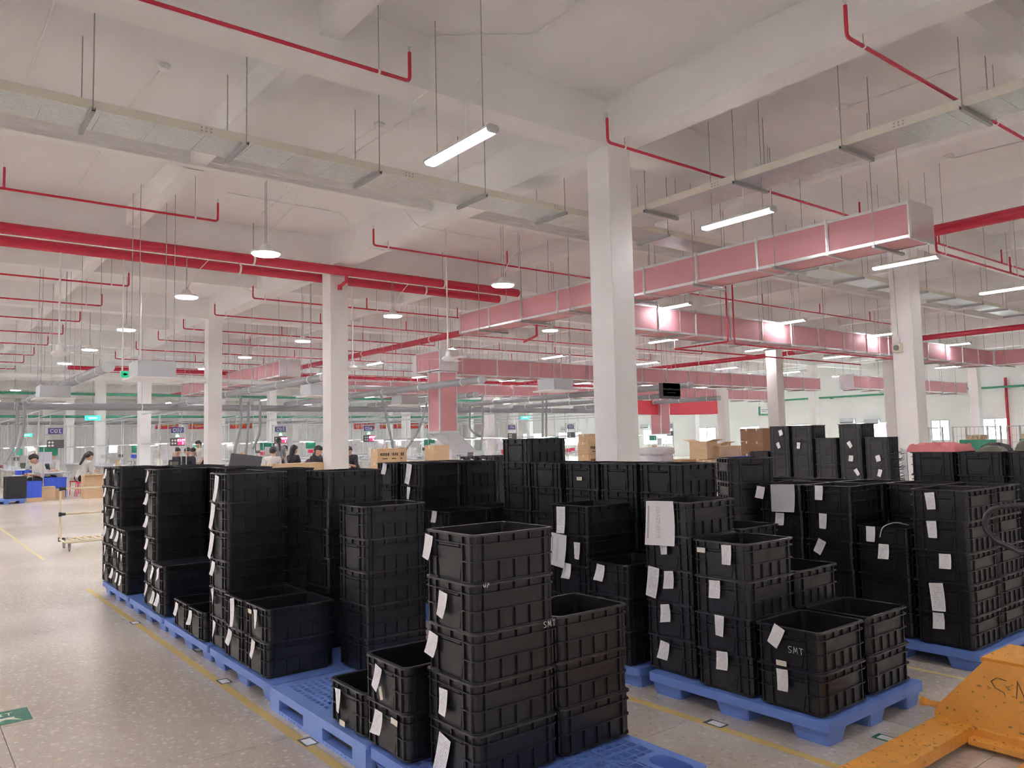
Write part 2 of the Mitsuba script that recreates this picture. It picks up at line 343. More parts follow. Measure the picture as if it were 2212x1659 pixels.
# ---------------------------------------------------------------- cable trays
def tray(axis, a0, a1, c0, c1, z, brackets, label, strut_bottom=4.73):
    """A perforated cable tray along x ('x') or y: c0..c1 is its width, brackets its strut hangers."""
    k = thing('cable_tray', label, 'cable tray')
    def B(u0, v0, w0, u1, v1, w1): return bx(u0, v0, w0, u1, v1, w1) if axis == 'x' else bx(v0, u0, w0, v1, u1, w1)
    for c in (c0, c1 - 0.012): part(k, 'side_flange', B(a0, c, z, a1, c + 0.012, z + 0.095), 'cream')
    n = int(round((a1 - a0) / 0.5)); s = (a1 - a0) / n
    pan = P(B(0.002, c0 + 0.012, z, s - 0.002, c1 - 0.012, z + 0.006), 'galv')
    for i in range(n): part(k, 'bottom_panel', pan, to_world=T().translate([a0 + i * s, 0, 0] if axis == 'x' else [0, a0 + i * s, 0]))
    pl = []
    for i in range(2, n, 5):     # bolted splice plates
        u = a0 + i * s
        for du in (-0.05, 0, 0.05):
            for dz in (0.03, 0.065):
                q = cyl((u + du, c0 - 0.006, z + dz), (u + du, c0, z + dz), 0.009, 6) if axis == 'x' else cyl((c0 - 0.006, u + du, z + dz), (c0, u + du, z + dz), 0.009, 6)
                pl.append(q)
    part(k, 'bolt', cat(pl), 'strut', kind='stuff')
    for u in brackets:
        st = [B(u - 0.02, c0 - 0.06, z - 0.045, u + 0.02, c1 + 0.06, z - 0.041)] + [B(u + d, c0 - 0.06, z - 0.041, u + d + 0.004, c1 + 0.06, z) for d in (-0.02, 0.016)]
        part(k, 'strut', cat(st), 'strut')
        for c in (c0 - 0.03, c1 + 0.03):
            x, y = (u, c) if axis == 'x' else (c, u)
            part(k, 'suspension_rod', cyl((x, y, z - 0.05), (x, y, over(x, y)), 0.0065, 6), 'rod')
tray('x', -6.0, 31.0, 8.37, 8.95, 4.79, [-4.6, -3.1, -1.6, -0.1, 1.41, 2.92, 4.56, 6.17, 7.62, 9.9, 11.4, 12.9, 14.4, 16.2, 17.7, 19.2, 20.7, 22.4, 24.0, 25.6], 'long cable tray with pale flange crossing from upper left towards the middle')
tray('y', -2.0, 8.35, 8.57, 9.20, 4.79, [0.2, 1.75, 3.25, 4.56, 6.04, 7.6], 'galvanised cable tray coming from the upper right corner towards the centre column')
# ---------------------------------------------------------------- insulated pink ducts
def duct(runs, label, cap0=True, name='pink_duct', panel=1.0):
    """runs: list of (axis, a0, a1, c0, c1, z0, z1); panels with foil seams, foil edges and strut hangers."""
    k = thing(name, label, 'air duct')
    for axis, a0, a1, c0, c1, z0, z1 in runs:
        def B(u0, v0, w0, u1, v1, w1): return {'x': lambda: bx(u0, v0, w0, u1, v1, w1), 'y': lambda: bx(v0, u0, w0, v1, u1, w1), 'z': lambda: bx(v0, w0, u0, v1, w1, u1)}[axis]()
        n = max(1, int(round((a1 - a0) / panel))); s = (a1 - a0) / n
        pan = P(B(0.012, c0 + 0.006, z0 + 0.006, s - 0.012, c1 - 0.006, z1 - 0.006), 'pink')
        sh = {'x': lambda u: [u, 0, 0], 'y': lambda u: [0, u, 0], 'z': lambda u: [0, 0, u]}[axis]
        seam = P(cat([B(-0.02, c0 - 0.012, z0 - 0.012, 0.02, c1 + 0.012, z1 + 0.012), B(-0.008, c0 - 0.025, z0 - 0.025, 0.008, c1 + 0.025, z1 + 0.025)]), 'foil')
        for i in range(n): part(k, 'panel', pan, to_world=T().translate(sh(a0 + i * s)))
        for i in range(n + 1): part(k, 'foil_seam', seam, to_world=T().translate(sh(a0 + i * s)))
        e = 0.035
        for c, d in ((c0, 1), (c1, -1)):
            for z, g in ((z0, 1), (z1, -1)):
                part(k, 'foil_edge', cat([B(a0, c - d * 0.004, z, a1, c, z + g * e), B(a0, c - d * 0.004, z - g * 0.004, a1, c + d * e, z)]), 'foil')
        if axis != 'z':
            u = a0 + 0.45
            while u < a1 - 0.2:
                part(k, 'strut', B(u - 0.02, c0 - 0.10, z0 - 0.066, u + 0.02, c1 + 0.10, z0 - 0.026), 'strut')
                for c in (c0 - 0.07, c1 + 0.07):
                    x, y = (u, c) if axis == 'x' else (c, u)
                    part(k, 'suspension_rod', cyl((x, y, z0 - 0.07), (x, y, over(x, y)), 0.006, 6), 'rod')
                u += 1.52
    return k
duct([('y', 4.66, 15.1, 10.35, 11.0, 4.0, 4.476)], 'near pink insulated duct with foil seams, its square end facing right', panel=1.16)
duct([('x', 11.9, 31.5, 11.5, 12.25, 3.8, 4.36), ('y', 7.6, 11.45, 31.5, 32.2, 3.8, 4.36)], 'long pink duct running from behind the centre column to the right edge', panel=1.3)
duct([('x', 12.3, 34.0, 19.85, 20.5, 3.5, 4.07), ('z', 1.75, 3.45, 12.0, 12.6, 18.6, 19.2), ('y', 18.55, 19.8, 12.0, 12.6, 3.5, 4.07)], 'pink duct behind the second column row with a vertical drop at its left end', panel=1.35)
duct([('y', 25.4, 37.0, 10.05, 10.75, 3.8, 4.33)], 'small pink duct with a foil-framed square end, left of the white column', panel=1.3)
duct([('x', 13.0, 36.0, 29.0, 29.6, 3.55, 4.05)], 'far pink duct above the middle production lines', panel=1.6)
duct([('x', 26.5, 38.0, 24.6, 25.2, 3.3, 3.85), ('z', 1.6, 3.3, 26.6, 27.2, 23.2, 23.8)], 'far pink duct with a vertical drop right of the bright column', panel=1.4)
duct([('x', 31.0, 42.0, 16.6, 17.2, 3.3, 3.85)], 'far pink duct at the right behind the speaker column', panel=1.4)
o = thing('duct_outlet', 'slanted grey metal outlet under the vertical pink duct', 'air outlet')
part(o, 'hood', hull([(12.0, 18.6, 1.72), (12.6, 18.6, 1.72), (12.0, 19.2, 1.72), (12.6, 19.2, 1.72), (12.35, 18.1, 1.15), (12.95, 18.1, 1.15), (12.35, 18.4, 1.15), (12.95, 18.4, 1.15)]), 'grey_light')
part(o, 'flange', bx(11.97, 18.57, 1.70, 12.63, 19.23, 1.75), 'foil')
# ---------------------------------------------------------------- red fire pipes
def big_pipe(p0, p1, r, label, clamps=4):
    k = thing('red_fire_pipe', label, 'pipe')
    part(k, 'pipe', cyl(p0, p1, r, 18), 'red_pipe', 40)
    for i in range(clamps):
        t = (i + 0.5) / clamps; c = np.array(p0) * (1 - t) + np.array(p1) * t; d = (np.array(p1) - p0); d = d / np.linalg.norm(d)
        part(k, 'clamp', cyl(c - d * 0.02, c + d * 0.02, r + 0.008, 18), 'white_metal', 40)
        part(k, 'suspension_rod', cyl(c + [0, 0, r], (c[0], c[1], over(c[0], c[1])), 0.008, 6), 'rod')
    return k
k = big_pipe((-10, 14.83, 5.07), (11.9, 14.83, 5.07), 0.095, 'upper of the two big red fire pipes crossing from the left edge', 5)
part(k, 'wall_bracket', cat([tube([(7.3, 14.83, 4.97), (7.3, 14.83, 4.86), (7.22, 15.02, 4.76)], 0.035, 10), cyl((7.22, 14.98, 4.70), (7.22, 14.98, 4.80), 0.05, 10)]), 'red_pipe', 40)
big_pipe((-10, 15.62, 5.04), (11.9, 15.62, 5.04), 0.095, 'lower of the two big red fire pipes, passing behind the white column', 5)
k = big_pipe((11.95, -4.0, 4.40), (11.95, 46.0, 4.40), 0.085, 'big red fire pipe running away from the viewer beside the pink duct', 12)
part(k, 'wall_bracket', tube([(11.95, 14.2, 4.35), (12.2, 14.5, 4.0), (12.2, 15.0, 3.9)], 0.03, 8), 'red_pipe', 40)
big_pipe((25.4, -2.0, 4.4), (25.4, 46.0, 4.4), 0.085, 'far big red fire pipe right of the bright white column', 12)
big_pipe((4.6, 31.0, 4.35), (30.0, 31.0, 4.35), 0.075, 'far red fire pipe crossing behind the left white columns', 6)
# sprinkler branch lines: (y, segments of x, heads)
SP = 5.08
heads_l, heads_r = [-7.9, -4.9, -1.9, 1.05, 3.95], [6.75, 9.85, 12.8, 15.8, 18.85, 21.8, 24.8, 27.8]
lines_y = [0.4, 3.5, 6.58, 12.6, 18.8, 21.75, 24.75, 27.7, 30.8, 34.3, 37.4, 40.4]
def sprinkler(y, xs, label, first, z=SP):
    k = thing('sprinkler_pipe', label, 'pipe', 'red sprinkler branch pipes')
    a, b = min(xs), max(xs)
    pts = [(first, y, z + 0.30), (first, y, z), (b if first == a else a - 2.0, y, z)]
    part(k, 'pipe', tube(bend(pts, 0.05, 3), 0.019, 8), 'red_pipe', 40)
    for x in xs:
        if x != first: part(k, 'riser', cyl((x, y, z + 0.012), (x, y, z + 0.30), 0.017, 8), 'red_pipe', 40)
        part(k, 'sprinkler_head', cat([cyl((x, y, z + 0.295), (x, y, z + 0.355), 0.011, 6), cyl((x, y, z + 0.355), (x, y, z + 0.36), 0.022, 8)]), 'foil')
    for x in xs[:-1] if first == a else xs[1:]:
        u = x + (0.30 if first == a else -0.35)
        part(k, 'clamp', cyl((u - 0.012, y, z), (u + 0.012, y, z), 0.025, 8), 'white_metal')
        part(k, 'suspension_rod', cyl((u, y, z + 0.02), (u, y, over(u, y)), 0.005, 6), 'rod')
for j, y in enumerate(lines_y):
    sprinkler(y, heads_l, 'red sprinkler pipe ending in an upturned head on the left half of the ceiling, %s from the viewer' % nth(j), 3.95)
    sprinkler(y, heads_r, 'red sprinkler pipe starting right of the left aisle, %s from the viewer' % nth(j), 6.75)
sprinkler(5.42, [12.9, 15.9, 18.9, 21.9, 24.9], 'lower red sprinkler pipe running right from under the end of the pink duct', 12.9, 4.30)
k = thing('sprinkler_drop', 'two red sprinkler drop pipes hanging in front of the long pink duct', 'pipe')
for x, q in (((15.02, 13.09)[0], 0.0), ((15.27, 12.94)[0], 0.35)):
    part(k, 'pipe', tube(bend([(x, 11.0, 5.08), (x, 11.0, 3.62 - q * 0.1), (x, 12.6 if q == 0 else 11.0, 3.62 - q * 0.1), (x + 9.0, 12.6 if q == 0 else 11.0, 3.62 - q * 0.1)], 0.05), 0.02, 8), 'red_pipe', 40)
# ---------------------------------------------------------------- conduits and smoke detectors on the ceiling
def conduit(pts, label, r=0.012, rad=0.1):
    solo('conduit', tube(bend(pts, rad, 3), r, 6), 'white_metal', label, 'conduit', smooth=40)
ZC = 5.78
conduit([(5.22, 5.35, 5.79), (5.26, 6.14, 5.79), (4.35, 6.835, 5.78), (4.35, 6.835, 5.19), (4.35, 7.25, 5.19), (4.35, 7.29, 4.9)], 'white conduit bending over the beam down to the large batten lamp', 0.011)
conduit([(-8, 11.08, 5.40), (31, 11.08, 5.40)], 'white conduit along the underside of the shallow beam behind the cable tray', 0.016)
conduit([(-8, 11.0, 5.45), (31, 11.0, 5.45)], 'second white conduit beside the one behind the cable tray', 0.012)
for n, pts in enumerate([[(2.26, 9.19, 5.79), (2.21, 10.46, 5.79), (2.16, 11.43, 5.79)], [(5.06, 9.24, 5.79), (5.02, 10.84, 5.79)], [(5.26, 8.43, 5.79), (5.25, 11.09, 5.79)], [(5.15, 12.54, 5.79), (5.24, 14.40, 5.79), (6.35, 17.73, 5.79)],
                         [(9.85, 5.24, 5.79), (9.89, 3.80, 5.79)], [(13.12, 5.24, 5.79), (13.24, 4.21, 5.79)], [(18.02, 17.44, 5.79), (17.52, 13.88, 5.79)], [(2.20, 12.44, 5.79), (2.22, 14.18, 5.79), (2.46, 16.25, 5.79)],
                         [(1.07, 8.36, 5.79), (1.07, 10.37, 5.79)], [(24.69, 100.25, 5.00), (2.91, 21.67, 5.79)]][:9]):
    conduit(pts, 'thin white conduit on the ceiling slab, %s of those leading to the smoke detectors' % nth(n), 0.013)
conduit([(2.2, 11.1, 5.77), (2.75, 11.1, 5.77), (3.05, 11.35, 5.42), (3.36, 11.35, 5.42), (3.7, 11.35, 5.77), (6.3, 11.4, 5.77), (6.98, 11.4, 5.18), (7.5, 11.4, 5.18), (7.9, 11.4, 5.77), (10.9, 11.4, 5.77)], 'white conduit ducking under the beams between the tray and the red pipes', 0.011, 0.06)
conduit([(4.3, 13.2, 5.77), (6.4, 13.2, 5.77), (6.98, 13.2, 5.18), (7.5, 13.2, 5.18), (7.9, 13.2, 5.77), (10, 13.2, 5.77)], 'white conduit dipping under the beam above the red pipe', 0.011, 0.06)
conduit([(4.3, 19.2, 5.77), (6.4, 19.2, 5.77), (6.98, 19.2, 5.18), (7.5, 19.2, 5.18), (7.9, 19.2, 5.77), (10, 19.2, 5.77)], 'white conduit dipping under the beam behind the red pipes', 0.011, 0.06)
det = P(lathe([(0.075, 0.06), (0.075, 0.035), (0.055, 0.02), (0.05, 0.0)][::-1], 14), 'white_plastic', 40)
for n, (x, y) in enumerate([(2.25, 9.14), (5.04, 9.21), (5.09, 12.39), (9.75, 5.18), (12.95, 5.17), (9.96, 12.52)]):
    solo('smoke_detector', det, None, ['white smoke detector above the left part of the cable tray', 'white smoke detector left of the large batten lamp', 'white smoke detector behind the cable tray, above the red pipes', 'white smoke detector above the right cable tray, nearer one', 'white smoke detector near the right edge under the ceiling', 'white smoke detector behind the tray, just left of the centre column'][n], 'smoke detector', to_world=T().translate([x, y, 5.74]))
# ---------------------------------------------------------------- blue pallets (0.95 x 1.10 m, 0.12 m high)
PZ = 0.12
def nest_pallet(holes=True):
    """deck with lattice holes and nine hollow feet"""
    w, d = 0.95, 1.10; deck = rrect(w, d, 0.03).buffer(0)
    feet = [(x, y) for x in (0.10, 0.475, 0.85) for y in (0.11, 0.55, 0.99)]
    cut = []
    if holes:
        for x in np.arange(0.075, 0.9, 0.05):
            for y in np.arange(0.075, 1.05, 0.055):
                cut.append(sbox(x - 0.017, y - 0.019, x + 0.017, y + 0.019).buffer(0.004, quad_segs=1))
        well = unary_union([LineString([(x, y - 0.045), (x, y + 0.045)]).buffer(0.055, quad_segs=4) for x, y in feet])
        keep = unary_union([sbox(x - 0.085, y - 0.13, x + 0.085, y + 0.13) for x, y in feet] + [sbox(0.27, 0, 0.29, 1.1), sbox(0.66, 0, 0.68, 1.1), sbox(0, 0.32, 0.95, 0.34), sbox(0, 0.76, 0.95, 0.78)]
                           + [LineString([(0.2, 0.22), (0.38, 0.44)]).buffer(0.008), LineString([(0.75, 0.22), (0.57, 0.44)]).buffer(0.008), LineString([(0.2, 0.88), (0.38, 0.66)]).buffer(0.008), LineString([(0.75, 0.88), (0.57, 0.66)]).buffer(0.008)])
        lat = unary_union(cut).difference(keep)
        top = sbox(0.0, 0.0, w, d).buffer(-0.02).buffer(0.02, quad_segs=3).difference(lat).difference(well)
    else:
        top = sbox(0, 0, w, d).buffer(-0.02).buffer(0.02, quad_segs=3)
    ms = [ext(top, PZ - 0.022, PZ)]
    rim = sbox(0, 0, w, d).buffer(-0.02).buffer(0.02, quad_segs=3)
    ms.append(ext(rim.difference(rim.buffer(-0.014)), PZ - 0.047, PZ - 0.002))
    return cat(ms), feet
def foot_mesh(hollow):
    t = [(sx * 0.078, sy * 0.105, PZ - 0.023) for sx in (-1, 1) for sy in (-1, 1)]
    b = [(sx * 0.064 * a, sy * 0.088 * c, 0.0) for sx in (-1, 1) for sy in (-1, 1) for a, c in ((1, 0.85), (0.85, 1))]
    if not hollow: return hull(t + b)
    t2 = [(x, y, 0.045) for x, y, z in t]; m = hull([(x * 0.93, y * 0.95, 0.045) for x, y, z in t] + b)
    o = LineString([(0, -0.045), (0, 0.045)]); ring = o.buffer(0.066, quad_segs=4).difference(o.buffer(0.055, quad_segs=4))
    return cat([m, ext(ring, 0.04, PZ - 0.02)])
deck_m, FEET = nest_pallet(True); deck_s, _ = nest_pallet(False)
deck_open, deck_plain = P(deck_m, 'blue', 30), P(deck_s, 'blue', 30)
foot_open, foot_plain = P(foot_mesh(True), 'blue', 30), P(foot_mesh(False), 'blue', 30)
def pallet(x, y, label, open_deck=False, sx=1.0, group='blue plastic pallets'):
    k = thing('pallet', label, 'pallet', group); w = T().translate([x, y, 0]).scale([sx, 1, 1])
    part(k, 'deck', deck_open if open_deck else deck_plain, to_world=w)
    for a, b in FEET: part(k, 'foot', foot_open if open_deck else foot_plain, to_world=w @ T().translate([a, b, 0]))
pallet(1.67, 2.10, 'blue pallet with open lattice deck at the front edge of the picture under the tallest foreground stack', True)
pallet(1.67, 4.36, 'blue pallet just behind the grid-deck pallet in the left row')
pallet(1.67, 5.50, 'blue pallet third from the near end of the left row, under the single crates')
pallet(1.67, 6.66, 'blue pallet fourth from the near end of the left row')
pallet(1.67, 7.84, 'blue pallet at the far left end of the left row by the aisle')
pallet(3.40, 2.03, 'blue pallet in the middle with its near corner on the pale floor, feet showing')
pallet(3.40, 3.20, 'blue pallet behind the middle one, only a foot showing')
pallet(3.40, 4.36, 'blue pallet third of the middle row, hidden by crates')
pallet(3.40, 5.52, 'blue pallet fourth of the middle row, hidden by crates')
pallet(5.10, 2.03, 'blue pallet at the right behind the orange pallet jack')
pallet(5.10, 3.17, 'blue pallet behind the one at the right edge')
pallet(5.30, 7.10, 'blue pallet under the sunlit crate stack left of the tall stack')
pallet(6.86, 2.08, 'blue pallet under the crates topped with pink cloth at the right')
# grid-deck pallet with closed sides and fork openings
k = thing('grid_pallet', 'pale blue pallet with fine grid deck and fork openings beside the single small crate', 'pallet')
gx, gy, gw, gd = 1.66, 3.215, 0.97, 1.13
holes = [sbox(x - 0.013, y - 0.017, x + 0.013, y + 0.017) for x in np.arange(0.09, 0.9, 0.042) for y in np.arange(0.09, 1.06, 0.05) if not (abs(x - 0.33) < 0.02 or abs(x - 0.65) < 0.02 or abs(y - 0.56) < 0.03)]
grid = sbox(0, 0, gw, gd).buffer(-0.015).buffer(0.015, quad_segs=3).difference(unary_union(holes))
part(k, 'deck', ext(grid, PZ - 0.016, PZ), 'blue_pale', to_world=T().translate([gx, gy, 0]))
side = sbox(0, 0.0, gd, PZ - 0.016).difference(sbox(0.13, 0.022, 0.45, 0.078)).difference(sbox(0.68, 0.022, 1.0, 0.078))
small = [sbox(y - 0.006, z - 0.004, y + 0.006, z + 0.004) for y in list(np.arange(0.16, 0.44, 0.04)) + list(np.arange(0.71, 0.99, 0.04)) for z in (0.011,)]
side = side.difference(unary_union(small))
sm = ext(side, 0, 0.05); sm.apply_transform(np.array([[0, 0, 1, 0], [1, 0, 0, 0], [0, 1, 0, 0], [0, 0, 0, 1.0]]))
for x in (0.0, gw / 2 - 0.025, gw - 0.05): part(k, 'runner', sm, 'blue_pale', to_world=T().translate([gx + x, gy, 0]))
for y in (0.0, 0.54, gd - 0.05): part(k, 'cross_beam', bx(gx + 0.05, gy + y, PZ - 0.05, gx + gw - 0.05, gy + y + 0.05, PZ - 0.017), 'blue_pale')

# ---------------------------------------------------------------- black stacking crates (0.43 x 0.365 x 0.205 m)
CW, CD, PITCH = 0.43, 0.365, 0.19
def crate_meshes(CW=CW, CD=CD, hgt=0.205):
    s = hgt / 0.205
    def Z(z): return 0.015 + (z - 0.015) * (hgt - 0.015) / 0.19
    w, d = CW - 0.030, CD - 0.030
    inner = rrect(w - 0.010, d - 0.010, 0.026)
    ms = [ext(rrect(w, d, 0.031).difference(inner), 0.015, Z(0.198)), ext(rrect(w, d, 0.031), 0.015, 0.019), ext(rrect(CW - 0.06, CD - 0.06, 0.025), 0.0, 0.015)]
    short = sbox(-CW, -CD * 0.22, CW, CD * 0.22)
    ms.append(ext(rrect(CW - 0.006, CD - 0.006, 0.034).difference(rrect(w - 0.002, d - 0.002, 0.03)), Z(0.163), Z(0.168)))
    ms.append(ext(rrect(CW - 0.008, CD - 0.008, 0.034).difference(rrect(w - 0.002, d - 0.002, 0.03)).difference(short), Z(0.096), Z(0.101)))
    ms.append(ext(rrect(CW - 0.012, CD - 0.012, 0.034).difference(rrect(w - 0.002, d - 0.002, 0.03)).difference(short), 0.0152, 0.021))
    for sg in (-1, 1):
        y0, y1 = sorted((sg * (d / 2 - 0.001), sg * (CD / 2 - 0.006)))
        for u in (-0.36, -0.18, 0.0, 0.18, 0.36):
            ms.append(bx(u * CW - 0.003, y0, Z(0.168), u * CW + 0.003, y1, Z(0.197)))
            ms.append(bx(u * CW - 0.004, y0, 0.02, u * CW + 0.004, y1, Z(0.096)))
        for u in (-0.36, 0.36): ms.append(bx(u * CW - 0.004, y0, Z(0.101), u * CW + 0.004, y1, Z(0.163)))
        x0, x1 = sorted((sg * (w / 2 - 0.001), sg * (CW / 2 - 0.006)))
        for u in (-0.26, 0.0, 0.26): ms.append(bx(x0, u * CD - 0.003, Z(0.168), x1, u * CD + 0.003, Z(0.197)))
        for u in (-0.26, 0.26): ms.append(bx(x0, u * CD - 0.004, 0.02, x1, u * CD + 0.004, Z(0.163)))
        for u in (-0.40, 0.40): ms.append(bx(x0, u * CD - 0.004, 0.02, x1, u * CD + 0.004, Z(0.197)))
    body = cat(ms)
    o, i2 = rrect(CW, CD, 0.036), rrect(w - 0.010, d - 0.010, 0.026)
    rim = cat([ext(o.difference(i2), Z(0.197), Z(0.2035)), ext(o.buffer(-0.0015).difference(i2.buffer(0.0015)), Z(0.2035), hgt)])
    hp = []
    for sg in (-1, 1):
        q = [(-0.27 * CD, Z(0.150)), (0.27 * CD, Z(0.150)), (0.20 * CD, Z(0.022)), (-0.20 * CD, Z(0.022))]
        a, b = sg * (w / 2 - 0.001), sg * (CW / 2 - 0.011)
        plate = hull([(a, y, z) for y, z in q] + [(b, y * 0.96, z + (0.003 if z < 0.1 else -0.003)) for y, z in q])
        grip = cbox(a, -0.2 * CD, Z(0.150), sg * (CW / 2 - 0.007), 0.2 * CD, Z(0.163), 0.003)
        hp.append(cat([plate, grip]))
    return body, rim, hp
B0, R0, HP0 = crate_meshes()
cb, cr, ch = P(B0, 'black', 30), P(R0, 'black_rim', 30), [P(m, 'black', 25) for m in HP0]
B1, R1, HP1 = crate_meshes(hgt=0.135)
sb_, sr_, sh_ = P(B1, 'black', 30), P(R1, 'black_rim', 30), [P(m, 'black', 25) for m in HP1]
# paper tags: a strip taped at its top, curling outwards lower down (local: y = across, z = down from 0, -x = outwards)
def tag_mesh(w, h, curl, twist, n=5):
    V, UV, F = [], [], []
    for i in range(n + 1):
        t = i / n
        for s in (0, 1):
            y = (0.5 - s) * w * (1 + 0.03 * math.sin(3 * t)); z = -t * h
            x = -0.0025 - curl * t * t - twist * t * (s - 0.5)
            V.append((x, y, z)); UV.append((s, t))
    for i in range(n): F += [(2 * i, 2 * i + 2, 2 * i + 1), (2 * i + 1, 2 * i + 2, 2 * i + 3)]
    return (np.array(V), np.array(F)), np.array(UV)
def tag_ply(w, h, curl, twist, material='paper'):
    m, uv = tag_mesh(w, h, curl, twist); return mikit.ply(m, M(material), True, uv=uv)
TAGS = [tag_ply(0.062, 0.10, 0.012, 0.01), tag_ply(0.066, 0.095, 0.02, -0.012), tag_ply(0.06, 0.105, 0.006, 0.018), tag_ply(0.07, 0.09, 0.016, 0.0)]
A4 = tag_ply(0.205, 0.25, 0.022, -0.02, 'sheet'); A5 = tag_ply(0.15, 0.21, 0.012, 0.012, 'sheet')
FILM = tag_ply(0.20, 0.20, 0.02, 0.02, 'clear_film')
LONG = tag_ply(0.085, 0.17, 0.015, 0.01)
STICK = tag_ply(0.055, 0.026, 0.0, 0.0, 'label_cream')
def ord_from_top(i, n):
    if n == 1: return 'the only'
    if i == 0: return 'topmost'
    if i == n - 1: return 'bottom'
    return nth(i) + '-from-top'
NC = [0]
def stack(desc, x, y, n, tags=None, auto=0.0, short_top=False, rot=0.0, detail=True, base=PZ, lowest=1.0, group=None, jit=0.004):
    """n crates on a pallet with their near corner at (x, y). tags: {index from the top: [(kind, across 0..1 from the far end, drop, tilt)]}"""
    z = base; zs = []
    for i in range(n):
        sc = lowest if i == 0 else 1.0
        zs.append((z, sc)); z += PITCH * sc
    for i, (z, sc) in enumerate(zs):
        top = n - 1 - i; st = short_top and top == 0
        tg = list((tags or {}).get(top, []))
        if not tg and auto and R.random() < auto: tg = [('t', R.uniform(0.3, 0.62), R.uniform(0.012, 0.04), R.uniform(-12, 12))]
        extra = ' with %s' % {'s': 'printed sheet', 'a': 'printed sheet', 'f': 'film pouch', 'l': 'long tag', 't': 'white tag', 'k': 'cream sticker'}[tg[0][0]] if tg else ''
        k = thing('black_crate', '%s black crate%s in %s' % (ord_from_top(top, n), extra, desc), 'crate', group or ('black crates of ' + desc))
        w = T().translate([x + CW / 2 + R.uniform(-jit, jit), y + CD / 2 + R.uniform(-jit, jit), z])
        if rot: w = w @ T().rotate([0, 0, 1], rot)
        else: w = w @ T().rotate([0, 0, 1], R.uniform(-0.6, 0.6))
        if sc != 1.0: w = w @ T().scale([1, 1, sc])
        B_, R_, H_ = (sb_, sr_, sh_) if st else (cb, cr, ch)
        part(k, 'body', B_, to_world=w); part(k, 'rim', R_, to_world=w)
        if detail:
            for q in H_: part(k, 'handle_plate', q, to_world=w)
        for kind, u, drop, tilt in tg:
            src = {'s': A4, 'a': A5, 'f': FILM, 'l': LONG, 'k': STICK}.get(kind) or R.choice(TAGS)
            nm = {'s': 'paper_sheet', 'a': 'paper_sheet', 'f': 'film_pouch', 'k': 'sticker'}.get(kind, 'paper_tag')
            hh = 0.135 if st else 0.205
            ww = w @ T().translate([-CW / 2 - 0.001, CD / 2 - u * CD, hh - drop]) @ T().rotate([1, 0, 0], tilt)
            part(k, nm, src, to_world=ww, label={'paper_tag': 'white paper tag', 'sticker': 'cream sticker'}.get(nm))
        zs[i] = (k, w)
    return [q[0] for q in zs][::-1]
g1 = stack('the tall bright-rimmed stack', 1.76, 2.51, 5, {0: [('t', 0.14, 0.02, 8)], 1: [('t', 0.44, 0.05, 8)], 2: [('t', 0.2, 0.04, 10)], 3: [('t', 0.42, 0.055, -2)], 4: [('l', 0.42, 0.05, 14)]})
stack('the untagged three-high stack on lattice pallet', 2.197, 2.515, 3)
stack('the pair beside the bright-rimmed stack', 1.672, 2.89, 2, {0: [('t', 0.42, 0.03, 14), ('k', 0.5, 0.135, 70)], 1: [('t', 0.38, 0.03, 2), ('k', 0.75, 0.03, 4)]})
stack('its place on the grid-deck pallet', 1.675, 3.262, 1, {0: [('t', 0.3, 0.03, -4), ('k', 0.42, 0.165, 0)]})
stack('the plain five-high stack behind grid-deck pallet', 2.14, 4.13, 5)
stack('the aisle row, nearest pair', 1.675, 4.45, 2, {0: [('t', 0.55, 0.02, -4), ('k', 0.3, 0.03, 0)], 1: [('t', 0.5, 0.01, 8)]})
stack('the aisle row, second pair', 1.675, 4.825, 2, {0: [('l', 0.5, 0.01, -10)], 1: [('t', 0.4, 0.02, 12)]})
stack('the aisle row, nearest tall stack', 1.69, 5.20, 6, {0: [('l', 0.55, 0.015, 6)], 1: [('l', 0.35, 0.015, 8)], 2: [('l', 0.3, 0.02, 10)], 3: [('t', 0.35, 0.02, 4)], 4: [('t', 0.3, 0.01, -14)], 5: [('t', 0.4, 0.03, 10)]})
stack('the low gap of the aisle row, nearer', 1.66, 5.58, 1, {0: [('t', 0.3, 0.02, -6)]})
stack('the low gap of the aisle row, farther', 1.66, 5.955, 1, {0: [('t', 0.35, 0.02, 6)]})
stack('the lidded pair of the aisle row', 1.66, 6.62, 2, {0: [('t', 0.3, 0.02, 20), ('t', 0.7, 0.02, -25)], 1: [('t', 0.3, 0.03, 6), ('t', 0.7, 0.03, 10)]})
stack('the aisle row, second tall stack', 1.69, 6.99, 6, {i: [('t', 0.4, 0.015, R.uniform(4, 22))] for i in range(6)})
stack('the lidded three-high stack by the aisle', 1.645, 7.86, 3, {i: [('t', 0.3, 0.02, R.uniform(-8, 8)), ('t', 0.7, 0.03, R.uniform(-8, 8))] for i in range(3)})
stack('the aisle row, third tall stack', 1.665, 8.24, 6, {i: [('t', 0.45, 0.02, R.uniform(-10, 10))] for i in range(6)})
stack('the aisle row, last tall stack', 1.665, 8.61, 6, {i: [('t', 0.5, 0.02, R.uniform(-10, 10))] for i in range(6)})
for q, (x, y) in enumerate(((1.66, 6.62), (1.645, 7.86))):    # flat lids
    solo('crate_lid', cbox(x + 0.002, y + 0.002, PZ + PITCH * (2, 3)[q] + 0.0155, x + CW - 0.002, y + CD - 0.002, PZ + PITCH * (2, 3)[q] + 0.021, 0.002), 'black_rim', ('flat black lid on the low stack in front of the second tall stack', 'flat black lid on the three-high stack at the far left end')[q], 'crate lid')
stack('the untagged six-high stack behind the pairs', 2.225, 4.84, 6)
